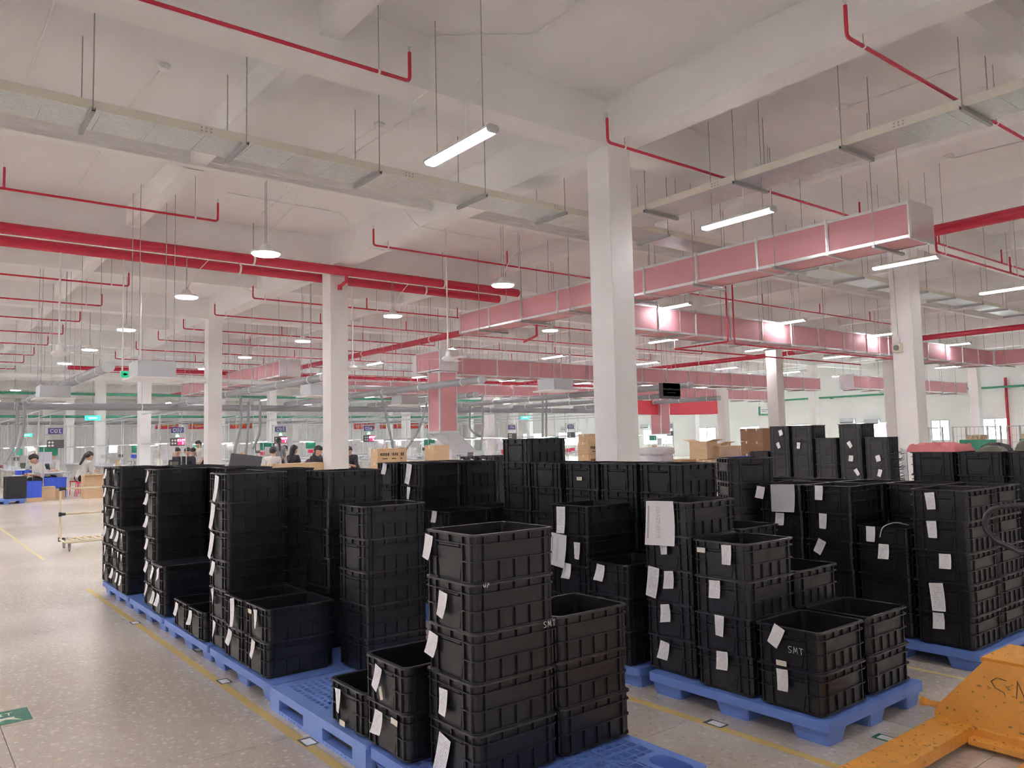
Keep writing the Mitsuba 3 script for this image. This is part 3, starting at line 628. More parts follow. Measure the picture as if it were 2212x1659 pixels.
for q, (x, y) in enumerate(((2.13, 5.75), (2.13, 6.62), (2.13, 7.0), (2.13, 7.86), (2.13, 8.24))):
    stack('the aisle row, inner column, stack %s' % ('one', 'two', 'three', 'four', 'five')[q], x, y, 6)
# middle row
stack('the corner pair chalked SMT', 3.41, 2.055, 2, {0: [('t', 0.42, 0.0, 24), ('k', 0.42, 0.16, 0)], 1: [('t', 0.42, 0.01, -4)]})
stack('the untagged pair beside the SMT pair', 3.89, 2.065, 2)
stack('the four-high stack behind the SMT pair', 3.41, 2.435, 4, {0: [('t', 0.65, 0.012, -3), ('k', 0.2, 0.04, 0)], 1: [('t', 0.42, 0.012, -4)], 2: [('t', 0.5, 0.0, 0)], 3: [('t', 0.5, -0.005, -4)]})
stack('the three-high stack behind the untagged pair', 3.865, 2.44, 3)
stack('the five-high stack with large sheet', 3.455, 2.83, 5, {0: [('s', 0.42, 0.0, -2)], 1: [('t', 0.45, 0.005, -8)], 2: [('l', 0.25, 0.0, 6), ('t', 0.55, 0.01, -6)], 3: [('t', 0.45, 0.012, -10)], 4: [('t', 0.42, 0.03, 6)]})
stack('the four-high stack beside the large sheet', 3.94, 2.86, 4)
stack('the three-high stack before the smaller sheet', 3.37, 3.24, 3, {0: [('t', 0.42, 0.015, 6)], 1: [('t', 0.42, 0.02, 0)]})
stack('the stack bearing the smaller sheet', 3.405, 3.61, 5, {0: [('l', 0.35, 0.012, -2)], 1: [('a', 0.28, 0.0, 4), ('t', 0.75, 0.04, 0)], 2: [('t', 0.5, -0.01, 4)]}, lowest=0.7)
stack('the even crate wall, first stack', 3.935, 3.30, 6)
stack('the even crate wall, second stack', 3.935, 3.675, 6)
stack('the even crate wall, third stack', 3.935, 4.05, 6, {0: [('k', 0.5, 0.1, 0)]})
stack('the even crate wall, fourth stack', 3.935, 4.45, 6)
stack('the seven-high stack', 3.935, 4.82, 7)
stack('the four-high stack beyond the grid-deck pallet', 3.44, 5.24, 4, {0: [('t', 0.5, 0.0, 2)]})
stack('the four-high stack beside the seven-high one', 3.90, 5.30, 4)
stack('the twice-tagged six-high stack', 3.45, 5.66, 6, {0: [('l', 0.5, 0.005, 8)], 1: [('t', 0.5, 0.01, 6)]})
stack('the six-high stack beside the twice-tagged one', 3.90, 5.70, 6)
stack('the six-high stack behind the twice-tagged one', 3.45, 6.08, 6, {0: [('t', 0.5, 0.005, 6)]})
stack('the six-high stack diagonal to twice-tagged one', 3.90, 6.09, 6, {0: [('t', 0.4, 0.005, -6)]})
# right rows
stack('the tagged five-high stack by jack handle', 5.12, 2.06, 5, {0: [('t', 0.38, 0.018, -6)], 1: [('t', 0.4, 0.005, -4)], 2: [('t', 0.58, 0.012, -2)], 3: [('l', 0.4, 0.008, -6)], 4: [('t', 0.42, 0.0, -4)]})
stack('the stack seen through the jack handle', 5.575, 2.07, 5)
stack('the stack topped by a shallow crate', 5.14, 2.44, 4, {0: [('t', 0.32, 0.0, 0)], 1: [('t', 0.55, -0.01, 0)], 2: [], 3: [('l', 0.6, 0.0, -4), ('k', 0.5, 0.14, -4)]}, short_top=True)
stack('the five-high stack beyond the shallow crate', 5.14, 2.815, 5, {0: [('t', 0.36, 0.0, 0)], 1: [('t', 0.42, 0.005, 2)], 2: [('t', 0.4, 0.0, 24)]})
stack('the five-high stack with film pouch', 5.14, 3.19, 5, {0: [('f', 0.6, 0.0, -2), ('t', 0.1, 0.02, 8)], 1: [('t', 0.5, 0.02, 0)]})
stack('the untagged stack behind the shallow crate', 5.60, 2.44, 5)
stack('the nearer stack behind the film pouch', 5.60, 2.815, 5)
stack('the farther stack behind the film pouch', 5.60, 3.19, 5)
stack('the turned six-high stack', 5.17, 3.66, 6, rot=52)
stack('the five-high stack beside the turned one', 5.62, 3.62, 5)
stack('the side-lit tagged stack, farther', 5.33, 7.50, 6, {i: [('t', 0.25, 0.03, 6), ('t', 0.8, 0.03, 10)] for i in range(6)})
stack('the side-lit tagged stack, nearer', 5.33, 7.12, 6, {i: [('t', 0.4, 0.03, 8)] for i in range(6)})
stack('the six-high stack behind side-lit crates', 5.78, 7.5, 6)
stack('the stack under the pink cloth', 6.90, 2.87, 6, {1: [('t', 0.5, 0.15, 0)]})
stack('the stack under the rubber part', 6.90, 2.495, 6)
stack('the stack under the flat grey part', 6.90, 2.115, 6)
# two-letter chalk marks
def strokes(k, name, pts, r=0.0016, material='chalk'):
    part(k, name, cat([tube(s, r, 5) for s in pts if len(s) > 1]), material)
def glyphs(text, hgt):
    G = {'S': [[(0.9, 0.95), (0.4, 1.0), (0.1, 0.8), (0.3, 0.55), (0.75, 0.42), (0.85, 0.15), (0.5, 0.0), (0.1, 0.08)]], 'M': [[(0, 0), (0.15, 1), (0.5, 0.3), (0.8, 1), (0.95, 0)]], 'T': [[(0.5, 0), (0.5, 1)], [(0.05, 1.0), (0.95, 0.97)]],
         'u': [[(0, 0.7), (0.1, 0.1), (0.5, 0.05), (0.7, 0.7), (0.75, 0.0)]], 'p': [[(0, -0.2), (0.1, 0.7), (0.5, 0.75), (0.6, 0.4), (0.1, 0.3)]]}
    out, x = [], 0.0
    for c in text:
        for s in G[c]: out.append([((x + px * 0.75) * hgt, py * hgt) for px, py in s])
        x += 1.0
    return out
def chalk(k, text, hgt, org, right, name='chalk_mark', material='chalk', r=0.0016):
    o, rt = np.array(org, float), np.array(right, float)
    strokes(k, name, [[tuple(o + rt * a + np.array([0, 0, b])) for a, b in s] for s in glyphs(text, hgt)], r, material)
chalk(g1[1], 'up', 0.018, (1.80, 2.496, 0.885), (1, 0, 0), r=0.0011)
chalk(g1[2], 'SMT', 0.024, (2.10, 2.499, 0.682), (1, 0, 0), r=0.0013)
chalk([k for k in labels if 'corner pair chalked SMT' in labels[k].get('label', '') and 'topmost' in labels[k]['label']][0], 'SMT', 0.03, (3.414, 2.23, 0.40), (0, -1, 0), r=0.0013)
# larger black crates stacked far behind at the right
B2, R2, HP2 = crate_meshes(0.58, 0.50, 0.285)
b2, r2 = P(cat([B2] + HP2), 'black', 30), P(R2, 'black_rim', 30)
def big_stack(desc, x, y, n, tags=()):
    for i in range(n):
        k = thing('large_black_crate', '%s large black crate in %s' % (ord_from_top(n - 1 - i, n), desc), 'crate', 'large black crates far right')
        w = T().translate([x, y, 0.27 * i])
        part(k, 'body', b2, to_world=w); part(k, 'rim', r2, to_world=w)
        if n - 1 - i in tags: part(k, 'paper_tag', TAGS[i % 4], to_world=w @ T().translate([-0.292, R.uniform(-0.1, 0.1), 0.2]) @ T().scale(1.3) @ T().rotate([1, 0, 0], R.uniform(-40, 40)))
for desc, x, y, n, tg in (('the far black wall of crates, left end', 15.2, 10.25, 4, ()), ('the far black wall of crates, second stack', 15.2, 9.72, 6, (0, 1)), ('the far black wall of crates, third stack', 15.2, 9.19, 6, (1,)), ('the far black wall of crates, fourth and lower stack', 15.2, 8.66, 5, ()),
                          ('the far black wall of crates, fifth stack', 15.2, 8.13, 6, (1, 2, 3)), ('the far black wall of crates, sixth stack by the speaker column', 15.2, 7.60, 5, (1, 2))):
    big_stack(desc, x, y, n, tg)
# ---------------------------------------------------------------- things lying on the crates at the right
k = thing('folded_cloth', 'crumpled pink cloth lying on the crates at the right', 'cloth')
gx, gy = np.meshgrid(np.linspace(0, 0.42, 22), np.linspace(0, 0.42, 16), indexing='ij')
zz = 0.02 + 0.045 * meshkit.noise(np.stack([gx * 16, gy * 16, gx * 0], -1), 3) + 0.02 * meshkit.noise(np.stack([gx * 40, gy * 40, gx * 0], -1), 5)
edge = np.minimum(np.minimum(gx, 0.42 - gx), np.minimum(gy, 0.42 - gy)); zz *= np.clip(edge / 0.03, 0.0, 1.0)
V = np.stack([gx + 6.90, gy + 2.85, zz + 1.283], -1).reshape(-1, 3); F = []
for i in range(21):
    for j in range(15): a = i * 16 + j; F += [(a, a + 16, a + 17), (a, a + 17, a + 1)]
n = len(V); Vb = V.copy(); Vb[:, 2] = 1.2765; E = [i * 16 for i in range(22)] 
F = np.array(F); per = [(i * 16, (i + 1) * 16) for i in range(21)][::-1]
F2 = F[:, ::-1] + n
sides = []
ring = [i * 16 for i in range(22)] + [21 * 16 + j for j in range(1, 16)] + [i * 16 + 15 for i in range(20, -1, -1)] + [j for j in range(14, 0, -1)]
for a, b in zip(ring, ring[1:] + ring[:1]): sides += [(a, n + a, b), (b, n + a, n + b)]
part(k, 'cloth', trimesh.Trimesh(np.vstack([V, Vb]), np.vstack([F, F2, np.array(sides)]), process=False), 'pink_cloth', 50)
k = thing('cable_tie_strip', 'bristly strip of black cable ties hanging beside the pink cloth at the white column', 'cable ties')
part(k, 'strip', bx(6.865, 3.235, 0.95, 6.885, 3.275, 1.30), 'paper')
hair = [cyl((6.875, 3.25 + R.uniform(-0.01, 0.02), z), (6.85 + R.uniform(-0.06, 0.01), 3.30 + R.uniform(-0.03, 0.06), z + R.uniform(-0.05, 0.03)), 0.002, 4) for z in np.arange(0.96, 1.30, 0.009)]
part(k, 'tie', cat(hair), 'rubber', kind='stuff')
for n_, (x, y, w, d, hh, mt, lb) in enumerate(((6.95, 2.52, 0.14, 0.2, 0.05, 'olive', 'dark olive part lying on the crates right of the pink cloth'), (7.12, 2.56, 0.2, 0.22, 0.07, 'rubber', 'black rubber part lying on the crates right of the pink cloth'), (6.97, 2.15, 0.3, 0.2, 0.045, 'grey_light', 'flat grey part lying on the crates at the right edge'), (7.06, 2.37, 0.12, 0.10, 0.09, 'olive', 'small olive part lying on the crates near the right edge'))):
    solo('spare_part', hull([(x + a * w, y + b * d, 1.277 + c * hh) for a, b, c in ((0, 0, 0), (1, 0, 0), (0, 1, 0), (1, 1, 0), (0.15, 0.2, 1), (0.8, 0.1, 0.7), (0.2, 0.85, 0.6), (0.9, 0.8, 1))]), mt, lb, 'spare part')
k = thing('loose_cord', 'thin pale cord looping over the shallow crate', 'cord')
part(k, 'cord', tube(bend([(5.125, 2.62, 0.76), (5.12, 2.60, 0.83), (5.2, 2.55, 0.86), (5.28, 2.5, 0.835)], 0.05), 0.003, 6), 'white_metal', 40)
# ---------------------------------------------------------------- orange pallet jack
k = thing('pallet_jack', 'orange hand pallet jack with SMT scrawled on its body at the lower right', 'pallet jack')
def fork(y0, y1):
    a, b = min(y0, y1), max(y0, y1)
    top = hull([(2.86, a + 0.035, 0.078), (2.86, b - 0.035, 0.078), (2.92, a, 0.08), (2.92, b, 0.08), (3.98, a, 0.085), (3.98, b, 0.085), (2.86, a + 0.035, 0.073), (2.86, b - 0.035, 0.073), (2.92, a, 0.074), (2.92, b, 0.074), (3.98, a, 0.079), (3.98, b, 0.079)])
    return cat([top, cbox(2.95, a, 0.028, 3.98, a + 0.006, 0.08, 0.002), cbox(2.95, b - 0.006, 0.028, 3.98, b, 0.08, 0.002), hull([(2.86, a + 0.03, 0.04), (2.86, b - 0.03, 0.04), (2.86, a + 0.03, 0.075), (2.86, b - 0.03, 0.075), (2.95, a, 0.03), (2.95, b, 0.03), (2.95, a, 0.078), (2.95, b, 0.078)])])
part(k, 'fork', fork(1.63, 1.80), 'orange', 30); part(k, 'fork', fork(1.16, 1.33), 'orange', 30)
part(k, 'cross_member', cat([cbox(3.94, 1.16, 0.02, 3.99, 1.80, 0.086, 0.006), cbox(3.88, 1.33, 0.02, 3.95, 1.63, 0.05, 0.004)]), 'orange', 30)
plate = [(1.81, 0.085), (1.16, 0.085), (1.16, 0.13), (1.36, 0.385), (1.58, 0.385), (1.80, 0.13)]
face = hull([(3.965 + (z - 0.085) * 0.10, y, z) for y, z in plate] + [(4.02 + (z - 0.085) * 0.10, y, z) for y, z in plate])
part(k, 'body', cat([face, hull([(4.0, 1.34, 0.375), (4.0, 1.60, 0.375), (4.25, 1.36, 0.375), (4.25, 1.58, 0.375), (3.985, 1.35, 0.40), (3.985, 1.59, 0.40), (4.02, 1.38, 0.42), (4.02, 1.56, 0.42), (4.24, 1.38, 0.42), (4.24, 1.56, 0.42)])]), 'orange', 30)
part(k, 'axle_pin', cat([cyl((3.98, 1.79, 0.135), (3.98, 1.86, 0.135), 0.016, 12), cyl((3.98, 1.855, 0.135), (3.98, 1.872, 0.135), 0.021, 12)]), 'orange', 40)
for y in (1.715, 1.245):
    part(k, 'load_roller', cyl((3.02, y - 0.04, 0.036), (3.02, y + 0.04, 0.036), 0.036, 16), 'white_plastic', 40)
part(k, 'pump', cat([cyl((4.13, 1.47, 0.14), (4.13, 1.47, 0.38), 0.06, 18), cbox(4.05, 1.40, 0.13, 4.21, 1.54, 0.18)]), 'dark_grey', 40)
for y in (1.40, 1.54): part(k, 'steering_wheel', cyl((4.13, y - 0.03, 0.085), (4.13, y + 0.03, 0.085), 0.085, 20), 'rubber', 40)
part(k, 'steering_axle', cyl((4.13, 1.40, 0.085), (4.13, 1.54, 0.085), 0.018, 10), 'strut', 40)
part(k, 'tow_bar', tube([(4.17, 1.46, 0.38), (4.17, 1.41, 0.55), (4.16, 1.385, 1.0)], 0.022, 12), 'black_smooth', 40)
loop = [(4.14, *q) for q in ((1.45, 0.88), (1.55, 0.92), (1.60, 0.98), (1.59, 1.04), (1.55, 1.08), (1.42, 1.10), (1.28, 1.10), (1.20, 1.05), (1.22, 0.96), (1.33, 0.89))]
part(k, 'handle_loop', tube(bend(loop + [loop[0]], 0.05, 4), 0.013, 10), 'black_smooth', 40)
chalk(k, 'SMT', 0.105, (3.962 + 0.02, 1.56, 0.215), (0.0, -1, 0), 'ink_writing', 'ink', 0.0016)
# ---------------------------------------------------------------- floor tape and stickers
def tape(x0, y0, x1, y1, label, material='tape'):
    solo('floor_tape', bx(x0, y0, 0.0, x1, y1, 0.0012), material, label, 'floor tape', 'yellow floor tapes')
tape(1.575, 1.2, 1.625, 9.3, 'worn yellow tape on the floor along the aisle row of pallets')
tape(1.545, 12.2, 1.59, 24.0, 'pale yellow tape line far down the open aisle', 'tape_light')
tape(3.235, 0.4, 3.285, 3.4, 'yellow tape on the floor before the corner pair chalked SMT')
tape(4.40, 1.86, 4.44, 3.2, 'yellow tape between the pallet jack and the corner pallet')
tape(4.93, 1.8, 4.97, 3.3, 'faint yellow tape before the pallet behind the jack', 'tape_light')
for n, (x, y) in enumerate(((1.63, 5.03), (1.62, 3.74), (1.74, 5.93), (1.60, 7.21), (3.29, 2.58), (3.73, 1.93))):
    k = thing('floor_tag', 'small black and white floor tag, %s' % ('on the aisle tape by the nearest pair', 'on the aisle tape by the grid-deck pallet', 'on the aisle tape by the low crates', 'on the aisle tape by the lidded pair', 'on the tape before the corner pallet', 'beside the pallet jack fork')[n], 'floor tag', 'floor tags')
    part(k, 'base', bx(x - 0.035, y - 0.055, 0.001, x + 0.035, y + 0.055, 0.0022), 'sign_green' if n > 4 else 'dark_grey'); part(k, 'card', bx(x - 0.025, y - 0.045, 0.0022, x + 0.025, y + 0.035, 0.003), 'white_plastic')
k = thing('floor_sign', 'worn dark green exit arrow sticker on the floor at the picture edge', 'floor sign')
part(k, 'base', bx(0.33, 5.06, 0.0005, 0.615, 5.31, 0.0015), 'sign_green')
part(k, 'arrow', ext(Polygon([(0.43, 5.09), (0.50, 5.14), (0.57, 5.09), (0.54, 5.14), (0.54, 5.17), (0.47, 5.17), (0.47, 5.14)]), 0.0015, 0.0022), 'label_cream')
tx = meshkit.text_mesh('EXIT', 0.05, 0.0007); tx.apply_translation([0.38, 5.21, 0.0015]); part(k, 'lettering', tx, 'label_cream')
# ---------------------------------------------------------------- pipe-frame trolley in the aisle
k = thing('trolley', 'cream pipe-frame trolley with black joints standing in the aisle', 'trolley')
tx0, tx1, ty0, ty1 = 1.93, 2.56, 12.90, 13.45
pp = [((tx0, ty1, 0.13), (tx0, ty1, 0.88)), ((tx1, ty1, 0.13), (tx1, ty1, 0.88)), ((tx0, ty1, 0.88), (tx1, ty1, 0.88)), ((tx0, ty1, 0.50), (tx1, ty1, 0.50)), ((tx0, ty1 - 0.10, 0.14), (tx0, ty1, 0.30)),
      ((tx0, ty0, 0.13), (tx1, ty0, 0.13)), ((tx0, ty1, 0.13), (tx1, ty1, 0.13)), ((tx0, ty0, 0.13), (tx0, ty1, 0.13)), ((tx1, ty0, 0.13), (tx1, ty1, 0.13))]
pp += [((tx0 + 0.105 * i, ty0, 0.145), (tx0 + 0.105 * i, ty1, 0.145)) for i in range(1, 6)]
for a, b in pp: part(k, 'pipe', cyl(a, b, 0.0145, 8), 'cream_pipe', 40)
for x in (tx0, tx1):
    for z in (0.13, 0.5, 0.88): part(k, 'joint', cat([cyl((x, ty1, z - 0.03), (x, ty1, z + 0.03), 0.021, 8), cyl((x, ty1, z), (x + (0.07 if x == tx0 else -0.07), ty1, z), 0.021, 8)]), 'rubber', 40)
for x in (tx0 + 0.05, tx1 - 0.05):
    for y in (ty0 + 0.04, ty1 - 0.04): part(k, 'caster', cat([cyl((x - 0.012, y, 0.04), (x + 0.012, y, 0.04), 0.04, 12), bx(x - 0.018, y - 0.02, 0.05, x + 0.018, y + 0.02, 0.13)]), 'strut', 40)
# ---------------------------------------------------------------- exhaust ducts over the lines
LINEX = [3.85 + 3.62 * i for i in range(9)]
def grey_duct(p0, p1, r, label, cap=True, clamps=6, material='grey_pipe', name='exhaust_duct'):
    k = thing(name, label, 'pipe'); p0, p1 = np.array(p0, float), np.array(p1, float); d = (p1 - p0) / np.linalg.norm(p1 - p0)
    part(k, 'pipe', cyl(p0, p1, r, 16), material, 40)
    if cap: part(k, 'end_cap', cyl(p0 - d * 0.02, p0 + d * 0.06, r + 0.012, 20), 'grey_light', 40)
    for i in range(clamps):
        c = p0 + (p1 - p0) * (i + 0.4) / clamps
        part(k, 'clamp', cyl(c - d * 0.015, c + d * 0.015, r + 0.006, 16), 'white_metal', 40)
        part(k, 'suspension_rod', cyl(c + [0, 0, r], (c[0], c[1], over(c[0], c[1])), 0.006, 5), 'rod')
    return k
for n, (x, y) in enumerate(((3.06, 16.1), (7.66, 16.7), (11.5, 15.85), (15.0, 21.0), (18.7, 15.1), (22.5, 19.5), (26.3, 19.8))):
    grey_duct((x, y, 3.0), (x, 28.5, 3.0), 0.095, 'grey round exhaust duct with capped end running towards the lines, %s of seven from the aisle' % nth(n))
grey_duct((-6, 28.6, 2.86), (38, 28.6, 2.86), 0.115, 'thick grey exhaust main crossing above the fronts of the production lines', False, 12)
q = (2.99, 3.40); grey_duct((-6, 23.5, q[1]), (11.0, 23.5, q[1]), 0.075, 'white pipe crossing high above the aisle towards the left columns', False, 6, 'white_metal', 'white_pipe')
q = (9.61, 3.41); grey_duct((9.0, 24.5, q[1]), (16.0, 24.5, q[1]), 0.07, 'white pipe bundle crossing behind the second white column', False, 3, 'grey_light', 'white_pipe')
for n, (px, py) in enumerate(((100, 850), (100, 900))):
    q = ((5.11, 4.00), (5.13, 2.97))[n]; grey_duct((-8, 40.0, q[1]), (30, 40.0, q[1]), 0.06, ('upper', 'lower')[n] + ' dark green pipe crossing the hall behind the left columns', False, 6, 'green_pipe', 'green_pipe')
q = (6.41, 2.99); grey_duct((-8, 50, q[1]), (34, 50, q[1]), 0.09, 'far grey pipe crossing before the pale far wall', False, 6)
HOSE = [[(2.70, 26.81, 2.90), (3.75, 37.17, 2.30), (6.40, 65.08, 1.80), (1.70, 18.81, 1.20)], [(2.87, 26.77, 2.90), (4.00, 37.26, 2.30), (6.88, 66.47, 1.80), (-1.07, -10.84, 1.50)], [(6.84, 19.96, 2.95), (8.77, 25.45, 2.20), (16.71, 49.48, 1.60), (4.35, 12.99, 1.30)],
        [(8.92, 25.23, 2.90), (11.18, 31.67, 2.10), (4.38, 12.53, 1.30)], [(9.27, 25.15, 2.90), (11.67, 31.65, 2.00), (-5.37, -14.94, 1.50)], [(10.47, 19.24, 2.90), (12.12, 21.73, 2.00), (7.72, 13.64, 1.20)], [(14.10, 22.62, 2.80), (18.44, 30.31, 2.00), (7.74, 13.38, 1.20)],
        [(13.90, 19.17, 2.90), (16.41, 22.59, 2.00), (8.05, 11.18, 1.30)], [(16.01, 22.80, 2.80), (22.25, 31.80, 2.00), (36.73, 50.84, 1.80)], [(15.79, 18.55, 2.90), (49.44, 58.25, 1.70)], [(15.91, 18.52, 2.90), (51.35, 59.94, 1.70)]]
HY = [26.5, 26.8, 25.0, 26.5, 26.0, 25.5, 26.5, 25.8, 27.2, 25.0, 25.3]
# the hoses are rebuilt in upright planes at their own distance
HP2D = [[(2.67, 2.88), (2.68, 2.06), (2.61, 1.59), (2.39, 1.10)], [(2.87, 2.90), (2.88, 2.06), (2.77, 1.59), (2.64, 1.33)], [(8.57, 3.33), (8.62, 2.19), (8.44, 1.53), (8.37, 1.16)],
        [(9.37, 2.97), (9.36, 1.99), (9.27, 1.13)], [(9.59, 2.95), (9.59, 1.90), (9.34, 1.36)], [(13.87, 3.37), (14.22, 2.10), (14.44, 0.98)], [(16.52, 3.03), (16.12, 1.93), (15.33, 0.95)],
        [(18.71, 3.40), (18.74, 2.08), (18.58, 1.10)], [(19.10, 3.06), (19.03, 1.92), (19.65, 1.64)], [(21.28, 3.40), (21.22, 1.56)], [(21.74, 3.43), (21.68, 1.56)]]
HLAB = ['dark grey hose bending down at the picture edge, outer one', 'dark grey hose bending down at the picture edge, inner one', 'grey hose dropping beside the second white column left of C03', 'dark hose dropping straight left of the C03 sign', 'dark hose curling just left of the C03 sign',
        'grey hose slanting down to the printed cartons', 'grey hose slanting from the pink duct to the cartons', 'grey hose beside the cream column left of the seven-high stack', 'grey hose curving towards the cream column', 'grey drop pipe above the seven-high stack, left one', 'grey drop pipe above the seven-high stack, right one']
for pts, y, lb in zip(HP2D, HY, HLAB):
    solo('exhaust_hose', tube(bend([(x, y, z) for x, z in pts], 0.3, 4), 0.045, 10), 'grey_pipe', lb, 'hose', smooth=40)
# ---------------------------------------------------------------- line signs, counters, benches
def text_up(txt, hgt, x, y, z, depth=0.004, bold=True):
    m = meshkit.text_mesh(txt, hgt, depth, bold); c = m.bounds
    m.apply_translation([-(c[0][0] + c[1][0]) / 2, 0, 0]); m.apply_transform(trimesh.transformations.rotation_matrix(math.pi / 2, [1, 0, 0]))
    m.apply_translation([x, y, z]); return m
for i, x in enumerate(LINEX):
    nm = 'C%02d' % (i + 1)
    k = thing('line_sign', 'navy hanging sign board reading %s' % nm, 'sign')
    part(k, 'board', cbox(x - 0.205, 28.0, 1.97, x + 0.205, 28.025, 2.16), 'sign_navy')
    part(k, 'lettering', text_up(nm, 0.115, x, 28.0, 2.008), 'white_plastic')
    for s in (-0.3, 0.3): part(k, 'post', cyl((x + s, 28.03, 0.0), (x + s, 28.03, 2.25), 0.014, 6), 'grey_light')
    for z in (1.95, 2.2): part(k, 'cross_bar', cyl((x - 0.3, 28.03, z), (x + 0.3, 28.03, z), 0.012, 6), 'grey_light')
    k = thing('counter_display', ('counter board with four white dials and a %s under the %s sign' % ('red lit panel' if 1 <= i <= 4 else 'dark panel', nm)), 'display')
    part(k, 'case', cbox(x - 0.23, 27.97, 1.53, x + 0.23, 28.03, 1.79), 'dark_grey')
    for a in (-0.17, -0.08):
        for z in (1.61, 1.71): part(k, 'dial', cyl((x + a, 27.972, z), (x + a, 27.962, z), 0.034, 12), 'white_plastic')
    if 1 <= i <= 4:
        part(k, 'screen', bx(x + 0.01, 27.966, 1.56, x + 0.22, 27.972, 1.77), 'red_plastic', emit=(0.55, 0.012, 0.05))
        part(k, 'digits', text_up('0109' if i == 1 else '0009', 0.075, x + 0.115, 27.966, 1.68), 'lens', emit=(3.2, 0.35, 0.55)); part(k, 'digits', text_up('2', 0.075, x + 0.17, 27.966, 1.575), 'lens', emit=(3.2, 0.35, 0.55))
        bc = thing('beacon_lamp', '%s beacon lamp glowing above the %s counter' % ('red' if i == 4 else 'green', nm), 'beacon')
        part(bc, 'dome', at(lathe([(0.05, 0), (0.055, 0.04), (0.04, 0.085), (0.012, 0.1)], 12), x + 0.0, 28.0, 1.815), 'lens', 40, emit=(2.5, 0.3, 0.3) if i == 4 else (0.15, 1.6, 0.55))
        part(bc, 'base', cyl((x, 28.0, 1.79), (x, 28.0, 1.815), 0.06, 12), 'dark_grey')
    # bench line
    k = thing('workbench', 'long assembly bench with posts and light rail behind the %s sign' % nm, 'workbench')
    part(k, 'tabletop', cbox(x - 0.55, 28.5, 0.72, x + 0.55, 50.0, 0.76), 'grey_light')
    for y in np.arange(28.8, 50, 3.0):
        for s in (-0.5, 0.5): part(k, 'leg', cyl((x + s, y, 0), (x + s, y, 0.72), 0.02, 6), 'white_metal')
        for s in (-0.35, 0.35): part(k, 'post', cyl((x + s, y, 0.76), (x + s, y, 2.74), 0.014, 6), 'grey_light')
    for z, s in ((2.72, -0.35), (2.72, 0.35), (1.62, -0.35), (1.62, 0.35)): part(k, 'rail', bx(x + s - 0.015, 28.6, z, x + s + 0.015, 50, z + 0.03), 'grey_light')
    for y in np.arange(29.5, 49, 4.0): part(k, 'light_strip', bx(x - 0.05, y, 1.60, x + 0.05, y + 1.2, 1.63), 'lens', emit=(3.0, 3.1, 3.1))
    for q_, y in enumerate((29.2, 33.6, 38.4)): part(k, 'notice_board', bx(x - 0.32 + 0.1 * q_, y, 1.30, x + 0.24, y + 0.02, 1.58), 'green_board' if (q_ + i) % 2 == 0 else 'white_plastic')
    part(k, 'sheet', bx(x - 0.36, 28.62, 1.05, x + 0.0, 28.63, 1.42), 'curtain')
    # tools and parts on the bench
    for t in range(12 if i < 5 else 7):
        y = 28.7 + t * 1.05 + R.uniform(0, 0.3); s = R.choice((-1, 1)); w = R.uniform(0.10, 0.26); hh = R.uniform(0.10, 0.34); mt = R.choice(('grey_light', 'dark_grey', 'carton', 'blue_bin', 'cream', 'white_plastic', 'red_plastic', 'olive'))
        xc = x + s * R.uniform(0.1, 0.38); kind = R.choice(('bin', 'driver', 'fixture'))
        if kind == 'bin':
            o = cbox(xc - w / 2, y, 0.76, xc + w / 2, y + 0.25, 0.76 + hh, 0.01)
            kk = thing('parts_bin', 'small parts bin on the %s bench, %s along it' % (nm, nth(t)), 'bin'); part(kk, 'tub', o, mt); part(kk, 'lip', cat([bx(xc - w / 2 - 0.01, y - 0.01, 0.76 + hh - 0.02, xc + w / 2 + 0.01, y, 0.76 + hh), bx(xc - w / 2 - 0.01, y + 0.25, 0.76 + hh - 0.02, xc + w / 2 + 0.01, y + 0.26, 0.76 + hh)]), mt)
        elif kind == 'driver':
            kk = thing('screwdriver_stand', 'tool stand with hanging driver on the %s bench, %s along it' % (nm, nth(t)), 'tool stand')
            part(kk, 'base', cbox(xc - 0.08, y, 0.76, xc + 0.08, y + 0.16, 0.80), 'dark_grey'); part(kk, 'arm', tube(bend([(xc, y + 0.08, 0.8), (xc, y + 0.08, 1.4), (xc + s * -0.22, y + 0.08, 1.46)], 0.1), 0.012, 6), 'grey_light', 40); part(kk, 'driver', cyl((xc + s * -0.2, y + 0.08, 1.16), (xc + s * -0.2, y + 0.08, 1.44), 0.022, 8), R.choice(('cloth_dark', 'white_plastic', 'orange')))
        else:
            kk = thing('bench_fixture', 'small machine on the %s bench, %s along it' % (nm, nth(t)), 'machine')
            part(kk, 'base', cbox(xc - 0.14, y, 0.76, xc + 0.14, y + 0.26, 0.86), 'grey_light'); part(kk, 'column', cbox(xc - 0.04, y + 0.16, 0.86, xc + 0.04, y + 0.24, 1.22), 'cream'); part(kk, 'head', cbox(xc - 0.09, y + 0.02, 1.10, xc + 0.09, y + 0.24, 1.24, 0.01), mt)
